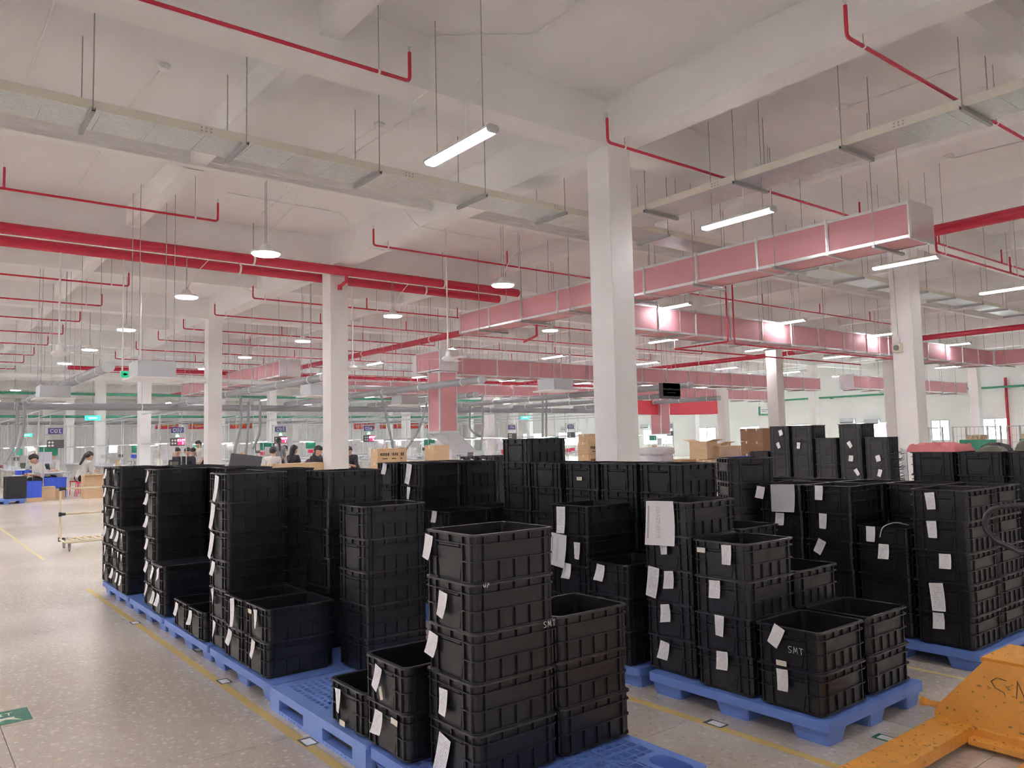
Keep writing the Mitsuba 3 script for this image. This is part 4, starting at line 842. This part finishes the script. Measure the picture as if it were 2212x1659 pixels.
# ---------------------------------------------------------------- air conditioners, fans, signs
cas = P(cbox(-0.30, -0.30, 0.0, 0.30, 0.30, 0.27, 0.01), 'grey_light'); fla = P(cbox(-0.39, -0.39, -0.035, 0.39, 0.39, 0.0, 0.012), 'white_plastic')
for n, (x, y, lb) in enumerate(((2.68, 19.95, 'white cassette air conditioner beneath the capped duct at the aisle'), (3.30, 13.9, 'white cassette air conditioner behind the green exit sign'), (7.84, 17.5, 'grey cassette air conditioner left of the second white column'), (12.06, 20.6, 'grey cassette air conditioner left of the vertical pink duct'), (12.24, 13.91, 'grey cassette air conditioner left of the centre column'))):
    k = thing('air_conditioner', lb, 'air conditioner', 'cassette air conditioners')
    w = T().translate([x, y, 2.62]); part(k, 'body', cas, to_world=w); part(k, 'panel', fla, to_world=w)
    for s in (-0.27, 0.27):
        for t in (-0.27, 0.27): part(k, 'suspension_rod', cyl((x + s, y + t, 2.86), (x + s, y + t, over(x + s, y + t)), 0.006, 5), 'rod')
hub = P(lathe([(0.02, 0.0), (0.10, 0.01), (0.13, 0.05), (0.10, 0.09), (0.05, 0.11), (0.045, 0.2), (0.018, 0.22)], 16), 'white_plastic', 40)
blade = P(hull([(0.1, -0.05, 0.055), (0.1, 0.05, 0.045), (0.58, -0.065, 0.06), (0.58, 0.065, 0.045), (0.1, -0.05, 0.050), (0.1, 0.05, 0.040), (0.58, -0.065, 0.055), (0.58, 0.065, 0.040)]), 'white_plastic')
for n, (x, y, top, lb) in enumerate((((2.17, 3.03)[0], 15.62, 4.95, 'white ceiling fan on a long rod at the aisle'), (8.81, 13.31, 5.8, 'white ceiling fan in front of the white column by the pink duct'), (7.97, 15.9, 5.8, 'white ceiling fan just right of the second white column'))):
    k = thing('ceiling_fan', lb, 'fan'); w = T().translate([x, y, 3.10])
    part(k, 'motor', hub, to_world=w)
    for a in (20, 140, 260): part(k, 'blade', blade, to_world=w @ T().rotate([0, 0, 1], a + 13 * n))
    part(k, 'down_rod', cyl((x, y, 3.3), (x, y, top), 0.016, 8), 'white_metal')
k = thing('exit_sign', 'green lit emergency exit sign with arrow hanging on two white rods', 'sign')
ex, ey, ez = (3.34, 2.82)[0], 15.6, (3.34, 2.82)[1]
part(k, 'box', cbox(ex - 0.185, ey - 0.02, ez - 0.065, ex + 0.185, ey + 0.02, ez + 0.065), 'white_plastic'); part(k, 'face', bx(ex - 0.178, ey - 0.024, ez - 0.058, ex + 0.178, ey - 0.02, ez + 0.058), 'sign_green', emit=(0.0, 0.10, 0.045))
def flat(poly, y): m = ext(poly, 0, 0.003); m.apply_transform(np.array([[1, 0, 0, 0], [0, 0, 1, y], [0, 1, 0, 0], [0, 0, 0, 1.0]])); m.invert(); return m
pict = [Polygon([(-0.15, 0), (-0.10, 0.03), (-0.10, 0.012), (-0.07, 0.012), (-0.07, -0.012), (-0.10, -0.012), (-0.10, -0.03)]), Polygon([(0.15, 0), (0.12, 0.02), (0.12, 0.008), (0.10, 0.008), (0.10, -0.008), (0.12, -0.008), (0.12, -0.02)]),
        sbox(-0.045, -0.05, 0.035, 0.05).difference(sbox(-0.037, -0.05, 0.027, 0.042)), LineString([(-0.02, -0.04), (0.0, -0.01), (0.005, 0.015), (-0.02, 0.005)]).buffer(0.006), LineString([(0.0, -0.01), (0.018, -0.03), (0.015, -0.045)]).buffer(0.006), LineString([(0.005, 0.015), (0.02, 0.0)]).buffer(0.005), Polygon([(0.004, 0.03), (0.014, 0.038), (0.02, 0.028), (0.01, 0.02)]), LineString([(0.045, -0.03), (0.06, 0.02), (0.075, -0.02), (0.088, 0.02)]).buffer(0.005)]
m = flat(unary_union(pict), ey - 0.027); m.apply_translation([ex, 0, ez]); part(k, 'pictogram', m, 'lens', emit=(0.35, 1.3, 0.75))
for s in (-0.15, 0.15): part(k, 'hanger', cyl((ex + s, ey, ez + 0.06), (ex + s, ey, 4.95), 0.013, 8), 'white_metal')
for n, (x, z, y, lb) in enumerate(((*(6.62, 2.84), 38.0, 'small glowing green exit sign before the far wall, by the left columns'), (*(6.39, 2.48), 58.0, 'tiny green exit sign on the far wall near the picture edge'), (*(27.63, 2.73), 34.0, 'small glowing green exit sign above the C05 line'))):
    k = thing('exit_sign', lb, 'sign'); part(k, 'face', bx(x - 0.3, y, z - 0.10, x + 0.3, y + 0.04, z + 0.10), 'sign_green', emit=(0.02, 0.55, 0.25)); part(k, 'pictogram', bx(x - 0.18, y - 0.004, z - 0.03, x + 0.18, y, z + 0.03), 'lens', emit=(0.2, 1.5, 0.8)); part(k, 'hanger', cyl((x, y + 0.02, z + 0.1), (x, y + 0.02, over(x, y)), 0.01, 5), 'rod')
k = thing('area_sign', 'grey hanging sign reading Material Staging Area with a dark green corner band', 'sign')
sx, sy, sz = (17.75, 2.80)[0], 15.1, (17.75, 2.80)[1]; sw, sh = 0.46, 0.23
part(k, 'board', cbox(sx - sw, sy, sz - sh, sx + sw, sy + 0.02, sz + sh), 'dark_grey')
part(k, 'panel', flat(sbox(sx - sw + 0.16, sz - sh + 0.08, sx + sw, sz + sh).buffer(-0.05).buffer(0.05), sy - 0.003), 'sign_grey')
part(k, 'lettering', cat([text_up('Material Staging Area', 0.055, sx + 0.09, sy - 0.003, sz + 0.03), bx(sx - 0.12, sy - 0.006, sz - 0.055, sx + 0.25, sy - 0.003, sz - 0.04)]), 'ink')
for s in (-0.3, 0.3): part(k, 'hanger', cyl((sx + s, sy + 0.01, sz + sh), (sx + s, sy + 0.01, over(sx + s, sy)), 0.008, 6), 'rod')
k = thing('area_sign', 'white hanging sign with green band beside the bright white column', 'sign')
sx, sy, sz = (38.55, 2.81)[0], 26.0, (38.55, 2.81)[1]
part(k, 'board', cbox(sx - 0.5, sy, sz - 0.25, sx + 0.5, sy + 0.02, sz + 0.25), 'green_board'); part(k, 'panel', bx(sx - 0.33, sy - 0.004, sz - 0.16, sx + 0.5, sy, sz + 0.25), 'white_plastic')
part(k, 'lettering', cat([bx(sx - 0.25, sy - 0.007, sz + 0.06, sx + 0.4, sy - 0.004, sz + 0.085), bx(sx - 0.2, sy - 0.007, sz - 0.04, sx + 0.3, sy - 0.004, sz - 0.02)]), 'ink')
for s in (-0.4, 0.4): part(k, 'hanger', cyl((sx + s, sy + 0.01, sz + 0.25), (sx + s, sy + 0.01, over(sx + s, sy)), 0.01, 6), 'rod')
k = thing('wall_speaker', 'square cream speaker on the white column at the right, cable above', 'speaker')
(ya_, za_) = (7.13, 3.06)
part(k, 'box', cbox(14.97, ya_ - 0.09, za_ - 0.09, 15.09, ya_ + 0.09, za_ + 0.09, 0.02), 'speaker'); part(k, 'grille', cyl((14.962, ya_, za_), (14.975, ya_, za_), 0.055, 20), 'olive', 40)
part(k, 'bracket', cbox(15.03, ya_ - 0.04, za_ + 0.09, 15.09, ya_ + 0.04, za_ + 0.22), 'white_plastic'); part(k, 'cable', tube([(15.075, ya_, za_ + 0.2), (15.075, ya_ + 0.02, 4.4), (15.075, ya_ + 0.03, 5.2)], 0.008, 6), 'grey_light')
# ---------------------------------------------------------------- banners
def banner(x0, x1, y, z0, z1, label, sag=0.03, text=False):
    k = thing('banner', label, 'banner'); n = 24; V = []
    for i in range(n + 1):
        t = i / n; s = 4 * t * (1 - t) * sag
        for z in (z0, (z0 + z1) / 2, z1): V.append((x0 + (x1 - x0) * t, y + 0.02 * math.sin(9 * t + 4 * z), z - s))
    F = []
    for i in range(n):
        for j in range(2): a = i * 3 + j; F += [(a, a + 3, a + 4), (a, a + 4, a + 1)]
    part(k, 'cloth', (np.array(V), np.array(F)), 'red_cloth', True)
    if text: part(k, 'lettering', cat([bx(x0 + (x1 - x0) * t, y - 0.03, z0 + (z1 - z0) * 0.35, x0 + (x1 - x0) * (t + 0.05), y - 0.024, z0 + (z1 - z0) * 0.62) for t in np.arange(0.1, 0.9, 0.09)]), 'yellow_paint')
a, b = (25.11, 2.51), (30.87, 2.56)
banner(23.55, b[0], 23.35, a[1], a[1] + 0.62, 'wide red cloth banner stretched between two columns', 0.05)
for n, (a, b) in enumerate((((16.41, 3.03), (18.28, 3.05)), ((19.01, 3.01), (20.52, 2.99)), ((22.42, 3.02), (24.67, 3.00)), ((34.13, 2.88), (36.44, 2.91)), ((36.95, 2.90), (37.76, 2.90)), ((38.28, 2.89), (43.23, 2.90)))):
    banner(a[0], b[0], 67.96, a[1], a[1] + 0.62, 'small red banner with yellow characters on the far wall, %s from the aisle' % nth(n), 0.0, True)
# ---------------------------------------------------------------- cartons, totes, bags
def carton(x, y, z, w, d, hh, label, rot=0.0, open_=False, material='carton', printed=False, group=None):
    k = thing('carton', label, 'box', group); tw = T().translate([x, y, z]).rotate([0, 0, 1], rot)
    if open_:
        t = 0.006
        part(k, 'box', cat([bx(-w / 2, -d / 2, 0, w / 2, -d / 2 + t, hh), bx(-w / 2, d / 2 - t, 0, w / 2, d / 2, hh), bx(-w / 2, -d / 2, 0, -w / 2 + t, d / 2, hh), bx(w / 2 - t, -d / 2, 0, w / 2, d / 2, hh), bx(-w / 2, -d / 2, 0, w / 2, d / 2, t)]), material, to_world=tw)
        for s in (-1, 1):
            part(k, 'flap', hull([(-w / 2, s * d / 2, hh), (w / 2, s * d / 2, hh), (-w / 2, s * (d / 2 + 0.35 * d), hh + 0.05), (w / 2, s * (d / 2 + 0.35 * d), hh + 0.05), (-w / 2, s * d / 2, hh - 0.005), (w / 2, s * d / 2, hh - 0.005), (-w / 2, s * (d / 2 + 0.35 * d), hh + 0.045), (w / 2, s * (d / 2 + 0.35 * d), hh + 0.045)]), material, to_world=tw)
    else:
        part(k, 'box', cbox(-w / 2, -d / 2, 0, w / 2, d / 2, hh, 0.006), material, to_world=tw); part(k, 'tape', cat([bx(-w / 2 - 0.001, -0.025, hh * 0.8, -w / 2, 0.025, hh), bx(-w / 2, -0.025, hh, w / 2, 0.025, hh + 0.001)]), 'label_cream', to_world=tw)
    if printed: part(k, 'print', cat([bx(-w * 0.3 + i * w * 0.13, -d / 2 - 0.0015, hh * 0.45, -w * 0.3 + i * w * 0.13 + w * 0.09, -d / 2, hh * 0.66) for i in range(5)] + [bx(-w * 0.18, -d / 2 - 0.0015, hh * 0.2, w * 0.18, -d / 2, hh * 0.27)]), 'ink', to_world=tw)
    return k
def tote(x, y, z, w, d, hh, label, material='blue_bin', rot=0.0):
    k = thing('tote', label, 'bin'); tw = T().translate([x, y, z]).rotate([0, 0, 1], rot)
    outer = rrect(w, d, 0.03); inner = rrect(w - 0.012, d - 0.012, 0.025)
    part(k, 'tub', cat([ext(outer.difference(inner), 0.0, hh), ext(outer, 0, 0.01)]), material, 30, to_world=tw); part(k, 'rim', ext(rrect(w + 0.03, d + 0.03, 0.04).difference(inner), hh - 0.03, hh), material, 30, to_world=tw)
    part(k, 'rib', cat([bx(-w / 2 - 0.008, t * d - 0.008, 0.02, -w / 2, t * d + 0.008, hh - 0.03) for t in (-0.3, 0, 0.3)] + [bx(t * w - 0.008, -d / 2 - 0.008, 0.02, t * w + 0.008, -d / 2, hh - 0.03) for t in (-0.3, 0, 0.3)]), material, to_world=tw)
def on_floor(x, y, n, w, d, hh, desc, **kw):
    for i in range(n): carton(x, y, i * (hh + 0.002), w, d, hh, '%s carton of %s' % (ord_from_top(n - 1 - i, n), desc), **kw)
# at the aisle's end
tote((3.05, 26.97)[0], 26.6, 0.12, 0.50, 0.60, 0.46, 'bright blue tote standing at the end of the aisle')
pallet((2.23, 25.42)[0] - 0.3, 25.9, 'bright blue pallet at the picture edge by the black tote', group=None)
tote((2.66, 26.95)[0], 26.5, 0.12, 0.52, 0.5, 0.62, 'black tote on the blue pallet at the end of the aisle', 'black_smooth')
solo('wooden_skid', cbox((3.05, 26.97)[0] - 0.3, 26.3, 0, (3.05, 26.97)[0] + 0.3, 26.9, 0.12), 'carton', 'low wooden skid under the bright blue tote', 'skid')
carton((3.45, 27.02)[0], 26.9, 0, 0.5, 0.45, 0.40, 'carton with a white label beside the bright blue tote'); carton((3.79, 27.15)[0], 27.2, 0, 0.42, 0.4, 0.30, 'low carton right of the labelled carton at the aisle')
tote((3.87, 29.02)[0], 28.0, 0.0, 0.55, 0.45, 0.62, 'tall blue tote behind the labelled carton')
carton((4.70, 26.49)[0], 26.6, 0, 0.62, 0.5, 0.66, 'large brown carton beside the red stools', open_=True)
def stool(x, y, label):
    k = thing('stool', label, 'stool', 'red plastic stools')
    part(k, 'seat', cbox(x - 0.15, y - 0.15, 0.41, x + 0.15, y + 0.15, 0.45, 0.015), 'red_plastic')
    for a in (-1, 1):
        for b in (-1, 1): part(k, 'leg', hull([(x + a * 0.12, y + b * 0.12, 0.42), (x + a * 0.14, y + b * 0.12, 0.42), (x + a * 0.12, y + b * 0.14, 0.42), (x + a * 0.17, y + b * 0.17, 0.0), (x + a * 0.145, y + b * 0.17, 0.0), (x + a * 0.17, y + b * 0.145, 0.0)]), 'red_plastic')
sp1, sp2, sp3 = (4.61, 29.39), (4.59, 27.97), (4.35, 30.56)
stool(*sp1, 'red plastic stool under the standing worker'); stool(*sp2, 'red plastic stool nearest the brown carton'); stool(*sp3, 'red plastic stool by the tall blue tote')
k = thing('side_table', 'white framed side table behind the totes', 'table'); ax, ay = (3.37, 29.75)
part(k, 'tabletop', cbox(ax - 0.45, ay - 0.25, 0.66, ax + 0.45, ay + 0.25, 0.70), 'white_plastic')
for s in (-0.43, 0.43):
    for t in (-0.23, 0.23): part(k, 'leg', bx(ax + s - 0.02, ay + t - 0.02, 0, ax + s + 0.02, ay + t + 0.02, 0.66), 'white_metal')
for n in range(4): tote(ax - 0.3 + 0.2 * n, ay, 0.70, 0.16, 0.3, 0.14, 'small blue tray on the white side table, %s' % nth(n))
# between the crates and the lines
bx_, by_ = (5.39, 15.01)
for i in range(4): tote(bx_, by_, 0.25 * i + 0.002 * i, 0.62, 0.5, 0.25, '%s blue tote of the stack behind the tall aisle stacks' % ord_from_top(3 - i, 4))
solo('grey_board', bx(-0.3, -0.012, 0, 0.3, 0.012, 0.28), 'dark_grey', 'dark grey board leaning on the blue totes', 'board', to_world=T().translate([bx_ - 0.2, by_ - 0.1, 1.02]).rotate([0, 1, 0], 8).rotate([1, 0, 0], 10))
for n, px in enumerate((0, 1)):
    q = ((6.16, 15.46), (6.74, 15.66))[n]; on_floor(q[0], q[1], 3, 0.6, 0.5, 0.36, ('the stack behind the tall aisle stacks', 'the stack beside the gap between stacks')[n])
for n in range(3):
    q = ((9.46, 17.36), (9.72, 17.24), (9.95, 17.18))[n]; on_floor(q[0], q[1] + 0.15 * n, 4, 0.40, 0.36, 0.33, ('the printed carton stack, first', 'the printed carton stack, second', 'the printed carton stack, third')[n], printed=True)
q = (10.75, 16.82); on_floor(q[0], q[1], 3, 0.45, 0.45, 0.46, 'the stack left of the column with pink duct', material='carton_dark' if False else 'carton')
for n in range(2):
    q = ((15.07, 15.78), (15.52, 15.79))[n]; on_floor(q[0], q[1], 4, 0.46, 0.42, 0.34, ('the stack left of the centre column, outer', 'the stack left of the centre column, inner')[n], printed=True)
q = (16.85, 17.63); on_floor(q[0], q[1], 4, 0.5, 0.45, 0.40, 'the tall stack behind the printed ones')
# pile of open cartons and white bags
cx_, cy_ = (17.39, 13.58)
for i in range(2):
    for j in range(3): carton(cx_ - 0.35 + 0.72 * (j % 2) - 0.1 * i, cy_ + 0.5 * (j - 1), 0.42 * i, 0.66, 0.48, 0.418, '%s carton layer of the pile right of the centre column, box %s' % (('lower', 'upper')[i], ('one', 'two', 'three')[j]))
carton(cx_ - 0.45, cy_ - 0.25, 0.86, 0.62, 0.5, 0.46, 'tipped open carton on top of the pile beside the white bags', 12, True)
carton(cx_ + 0.15, cy_ - 0.45, 0.845, 0.8, 0.5, 0.34, 'wide carton with a label on top of the pile', -8); carton(cx_ + 0.62, cy_ + 0.05, 0.845, 0.5, 0.42, 0.4, 'open carton at the right end of the pile', 5, True)
bg = meshkit
def bag(x, y, z, w, d, hh, label):
    m = trimesh.creation.box(extents=[w, d, hh]).subdivide().subdivide().subdivide(); v = m.vertices.copy()
    e = v / (np.array([w, d, hh]) / 2); r = np.clip((np.abs(e) ** 4).sum(1) ** 0.25, 0.8, 9); v = v / r[:, None]
    v += (meshkit.noise(np.c_[v * 14.0], 3 + int(x * 10) % 7)[:, None] - 0.5) * 0.035; m.vertices = v
    solo('plastic_bag', m, 'bag_film', label, 'bag', 'white plastic bags', smooth=60, to_world=T().translate([x, y, z + hh / 2]))
wx, wy = (16.11, 14.19)
for i in range(6):
    for j in range(2): bag(wx - 0.38 + 0.62 * j + 0.05 * (i % 2), wy + 0.12 * j, 0.195 * i, 0.66, 0.5, 0.215, '%s white plastic bag, %s column of the bag heap by the centre column' % (ord_from_top(5 - i, 6), ('outer', 'inner')[j]))
q = (22.53, 15.35)
for i in range(4):
    for j in range(2): carton(q[0] + 0.1 * j, q[1] + 0.47 * j, 0.42 * i, 0.5, 0.45, 0.418, '%s dark brown carton, %s column behind the bright white column' % (ord_from_top(3 - i, 4), ('nearer', 'farther')[j]), material='carton_dark')
q = (17.32, 12.34)
for i in range(3): tote(q[0], q[1], 0.3 * i + 0.002 * i, 1.0, 0.7, 0.30, '%s dark blue tote before the bright white column' % ord_from_top(2 - i, 3))
# wire shelving at the right
def rack(x, y, w, d, hh, label, full):
    k = thing('wire_rack', label, 'rack'); 
    for a in (0, w):
        for b in (0, d): part(k, 'post', bx(x + a - 0.025, y + b - 0.025, 0, x + a + 0.025, y + b + 0.025, hh), 'grey_light')
    for z in (0.15, 0.75, hh - 0.05): part(k, 'shelf', bx(x, y, z, x + w, y + d, z + 0.03), 'grey_light')
    g = [bx(x + t * w - 0.006, y - 0.006, 0.78, x + t * w + 0.006, y + 0.006, hh - 0.05) for t in np.linspace(0.12, 0.88, 7)] + [bx(x, y - 0.006, z - 0.006, x + w, y + 0.006, z + 0.006) for z in (1.0, 1.25)]
    g += [bx(x - 0.006, y + t * d - 0.006, 0.78, x + 0.006, y + t * d + 0.006, hh - 0.05) for t in np.linspace(0.12, 0.88, 7)] + [bx(x - 0.006, y, z - 0.006, x + 0.006, y + d, z + 0.006) for z in (1.0, 1.25)]
    part(k, 'wire_grid', cat(g), 'grey_light', kind='stuff')
    for n in range(full): carton(x + 0.2 + (w - 0.4) * n / max(1, full - 1), y + d / 2, 0.785, 0.24, 0.4, 0.5, 'narrow carton standing in %s, %s' % (label.split(' rack')[0] + ' rack', nth(n)))
rx, ry = (30.42, 13.48)
rack(rx, ry, 1.2, 1.1, 1.62, 'first grey wire rack right of the speaker column', 0); rack(rx + 0.9, ry - 1.7, 1.2, 1.2, 1.62, 'second grey wire rack, beyond the pink cloth', 2); rack(rx + 1.6, ry - 3.3, 1.2, 1.2, 1.62, 'third grey wire rack, nearest the picture edge', 4); rack(rx + 2.2, ry - 4.9, 1.2, 1.2, 1.66, 'fourth grey wire rack, topped with cartons', 4)
for n in range(2): carton(rx + 2.75, ry - 4.7 + 0.75 * n, 1.665, 1.1, 0.7, 0.30, 'long carton lying on the fourth rack, %s' % ('nearer', 'farther')[n])
gx_, gy_ = (17.14, 6.86)
for n in range(3): 
    k = thing('green_cart', 'dark green metal cart behind the pink cloth, %s' % ('left one', 'middle one', 'right one')[n], 'cart'); x, y = gx_ + 0.5 * n, gy_ - 0.95 * n
    part(k, 'tray', cbox(x, y - 0.35, 0.95, x + 0.6, y + 0.35, 1.0), 'green_pipe'); part(k, 'back_panel', cbox(x + 0.55, y - 0.35, 1.0, x + 0.6, y + 0.35, 1.26), 'green_pipe')
    for a in (0.02, 0.58):
        for b in (-0.33, 0.33): part(k, 'leg', bx(x + a - 0.02, y + b - 0.02, 0, x + a + 0.02, y + b + 0.02, 0.95), 'green_pipe')
# on the far right wall
for n in range(4):
    q = ((25.08, 2.22), (23.55, 2.11), (51.06, 2.40), (41.66, 2.34))[n]
    k = thing('wall_air_conditioner', 'grey air conditioner unit over a window of the far right wall, %s' % ('left of the pair', 'right of the pair', 'by the C06 sign', 'beneath the red banner')[n], 'air conditioner')
    part(k, 'case', cbox(45.75, q[0] - 0.45, q[1] - 0.15, 46.0, q[0] + 0.45, q[1] + 0.15, 0.03), 'grey_light'); part(k, 'vent', bx(45.74, q[0] - 0.4, q[1] - 0.13, 45.76, q[0] + 0.4, q[1] - 0.08), 'dark_grey')
q = (20.24, 3.71); solo('green_pipe', cyl((45.7, 2, q[1]), (45.7, 30, q[1]), 0.06, 10), 'green_pipe', 'thin green pipe along the far right wall', 'pipe', smooth=40)
for y in (5, 12, 19, 26): solo('pipe_bracket', bx(45.62, y - 0.02, q[1] - 0.1, 46.0, y + 0.02, q[1] - 0.06), 'strut', 'wall bracket under the thin green pipe, %s from the picture edge' % nth(int((y - 5) / 7)), 'bracket')
q = (16.23, 2.87); solo('red_drain_pipe', cyl((45.85, q[0], 0.0), (45.85, q[0], 4.2), 0.07, 10), 'red_pipe', 'upright red pipe on the far right wall', 'pipe', smooth=40)
# ---------------------------------------------------------------- people (about 0.9 m high when seated)
def bones(joints, links):
    ms = []
    for a, b in links:
        pa, ra = joints[a]; pb, rb = joints[b]
        s1, s2 = manifold3d.Manifold.sphere(ra, 10).translate(list(pa)), manifold3d.Manifold.sphere(rb, 10).translate(list(pb))
        ms.append(manifold3d.Manifold.batch_hull([s1, s2]))
    return manifold3d.Manifold.batch_boolean(ms, manifold3d.OpType.Add)
def soft(man, step=0.045):
    m = man.refine_to_length(step).to_mesh(); t = trimesh.Trimesh(m.vert_properties[:, :3], m.tri_verts, process=True)
    trimesh.smoothing.filter_taubin(t, iterations=6); return t
def person(x, y, face, pose, shirt, pants, hairstyle, label, lean=0.25, scale=0.97):
    """face: degrees, 0 looks along +x. Joints in a local frame: +x forward, +y left."""
    J = {}
    hipz = 0.50 if pose == 'sit' else 0.92
    sx_ = math.sin(lean); cz = math.cos(lean)
    def up(d, off=0.0, side=0.0): return (sx_ * d + off * cz, side, hipz + cz * d - off * sx_)
    J['pel'] = (up(0.0), 0.125); J['wai'] = (up(0.20), 0.115); J['che'] = (up(0.38), 0.135); J['neb'] = (up(0.50), 0.06); J['nec'] = (up(0.56, 0.01), 0.052); J['hea'] = (up(0.68, 0.02), 0.098); J['chi'] = (up(0.615, 0.075), 0.045); J['nos'] = (up(0.665, 0.118), 0.018); J['cra'] = (up(0.71, -0.015), 0.098)
    for s, n in ((1, 'l'), (-1, 'r')):
        J['sh' + n] = (up(0.46, 0.0, s * 0.175), 0.062); J['ea' + n] = (up(0.67, 0.0, s * 0.098), 0.02)
        if pose == 'sit' or pose == 'reach':
            e = up(0.20, 0.14, s * 0.215); J['el' + n] = (e, 0.043); w = (e[0] + 0.22, s * 0.13, e[2] + 0.06); J['wr' + n] = (w, 0.032)
        else:
            e = up(0.18, 0.05, s * 0.21); J['el' + n] = (e, 0.043); w = (e[0] + 0.12, s * 0.19, e[2] - 0.20); J['wr' + n] = (w, 0.032)
        J['pa' + n] = ((w[0] + 0.07, w[1], w[2] - 0.01), 0.030)
        for f in range(4): J['f%d' % f + n] = ((w[0] + 0.15 - 0.01 * abs(f - 1), w[1] + (f - 1.5) * 0.021, w[2] - 0.035), 0.009)
        J['th' + n] = ((w[0] + 0.09, w[1] - s * 0.05, w[2] - 0.01), 0.010)
        J['hi' + n] = ((0.0, s * 0.095, hipz - 0.02), 0.088)
        if pose == 'sit': J['kn' + n] = ((0.40, s * 0.12, 0.50), 0.062); J['an' + n] = ((0.36, s * 0.12, 0.09), 0.042)
        else: J['kn' + n] = ((0.03, s * 0.10, 0.49), 0.058); J['an' + n] = ((0.0, s * 0.10, 0.09), 0.042)
        a = J['an' + n][0]; J['he' + n] = ((a[0] - 0.03, a[1], 0.035), 0.035); J['to' + n] = ((a[0] + 0.16, a[1], 0.028), 0.028)
    body = [('pel', 'wai'), ('wai', 'che'), ('che', 'neb'), ('neb', 'nec'), ('nec', 'hea'), ('hea', 'cra'), ('hea', 'chi'), ('hea', 'nos')]
    for n in 'lr': body += [('che', 'sh' + n), ('sh' + n, 'el' + n), ('el' + n, 'wr' + n), ('wr' + n, 'pa' + n), ('pa' + n, 'th' + n), ('hea', 'ea' + n), ('pel', 'hi' + n), ('hi' + n, 'kn' + n), ('kn' + n, 'an' + n), ('an' + n, 'he' + n), ('he' + n, 'to' + n)] + [('pa' + n, 'f%d' % f + n) for f in range(4)]
    key = thing('person', label, 'person'); w = T().translate([x, y, 0]).rotate([0, 0, 1], face).scale(scale)
    part(key, 'body', soft(bones(J, body), 0.05), 'skin', 60, to_world=w)
    def grow(names, e): return {a: (J[a][0], J[a][1] + e) for a in names}
    g = grow(J, 0.012); g['elx'] = g['ell']
    sh = [('pel', 'wai'), ('wai', 'che'), ('che', 'neb')] + [q for n in 'lr' for q in (('che', 'sh' + n), ('sh' + n, 'el' + n))]
    part(key, 'shirt', soft(bones(g, sh)), shirt, 60, to_world=w)
    pt = [q for n in 'lr' for q in (('pel', 'hi' + n), ('hi' + n, 'kn' + n), ('kn' + n, 'an' + n))]
    g2 = grow(J, 0.010); part(key, 'trousers', soft(bones(g2, pt)), pants, 60, to_world=w)
    part(key, 'shoe', soft(bones(grow(J, 0.012), [('hel', 'tol')])), 'rubber', 60, to_world=w); part(key, 'shoe', soft(bones(grow(J, 0.012), [('her', 'tor')])), 'rubber', 60, to_world=w)
    H_ = {'a': (up(0.725, -0.02), 0.108), 'b': (up(0.70, -0.045), 0.100), 'c': (up(0.745, 0.03), 0.085), 'd': (up(0.56, -0.07), 0.07), 'e': (up(0.33, -0.125), 0.055), 'f': (up(0.66, -0.12), 0.05), 'g': (up(0.35, -0.17), 0.03)}
    L_ = [('a', 'b'), ('a', 'c')] + {'short': [], 'long': [('b', 'd'), ('d', 'e')], 'tail': [('b', 'f'), ('f', 'g')]}[hairstyle]
    part(key, 'hair', soft(bones(H_, L_), 0.035), 'hair', 60, to_world=w)
    for s in (1, -1): part(key, 'eye', trimesh.creation.icosphere(1, 0.011).apply_translation(up(0.69, 0.107, s * 0.034)), 'hair', True, to_world=w)
pl = [((3.74, 28.85), 200, 'sit', 'cloth_white', 'cloth_dark', 'short', 'hunched seated worker in a cream top, back to the aisle', 0.55), ((3.70, 30.36), 330, 'sit', 'cloth_dark', 'cloth_dark', 'long', 'seated worker with long black hair beside the cream top', 0.3),
      ((4.47, 32.05), 215, 'sit', 'cloth_white', 'cloth_grey', 'short', 'seated worker in pale top with white face mask side of C01', 0.3), ((4.74, 29.20), 30, 'sit', 'cloth_white', 'cloth_dark', 'tail', 'worker in white shirt and black shorts reaching over the bench', 0.45),
      ((7.96, 29.81), 250, 'sit', 'cloth_dark', 'cloth_dark', 'short', 'seated worker in black seen between the first two columns, outer', 0.15), ((8.30, 29.75), 250, 'sit', 'cloth_dark', 'cloth_dark', 'short', 'seated worker in black seen between the first two columns, second', 0.2),
      ((9.09, 31.67), 240, 'sit', 'cloth_white', 'cloth_dark', 'short', 'seated worker in white between the columns, bent over', 0.3), ((9.28, 31.35), 200, 'stand', 'cloth_white', 'cloth_dark', 'short', 'standing worker looking down left of the white column', 0.25),
      ((10.87, 27.58), 80, 'stand', 'cloth_grey', 'cloth_dark', 'tail', 'worker in grey shirt with ponytail seen from behind', 0.1), ((9.40, 24.49), 60, 'sit', 'cloth_white', 'cloth_dark', 'short', 'seated worker in cream beside the grey shirt', 0.4),
      ((10.20, 24.88), 20, 'sit', 'cloth_dark', 'cloth_dark', 'long', 'seated worker in black with long hair right of the grey shirt', 0.2), ((10.22, 24.02), 10, 'sit', 'cloth_plum', 'cloth_dark', 'short', 'worker in plum top bending far forward', 0.8),
      ((10.21, 23.25), 300, 'sit', 'cloth_dark', 'cloth_dark', 'short', 'seated worker in black with glasses beside the white column', 0.35), ((11.59, 28.57), 200, 'sit', 'cloth_white', 'cloth_dark', 'short', 'small distant worker in pale top between grey shirt and black', 0.2),
      ((12.54, 24.80), 200, 'sit', 'cloth_dark', 'cloth_dark', 'short', 'seated worker bent under the C04 sign', 0.5)]
for (x, y), fc, ps, sh, pn, hs, lb, ln in pl: person(x, y, fc, ps, sh, pn, hs, lb, ln, 1.0 if ps == 'stand' else 1.12)
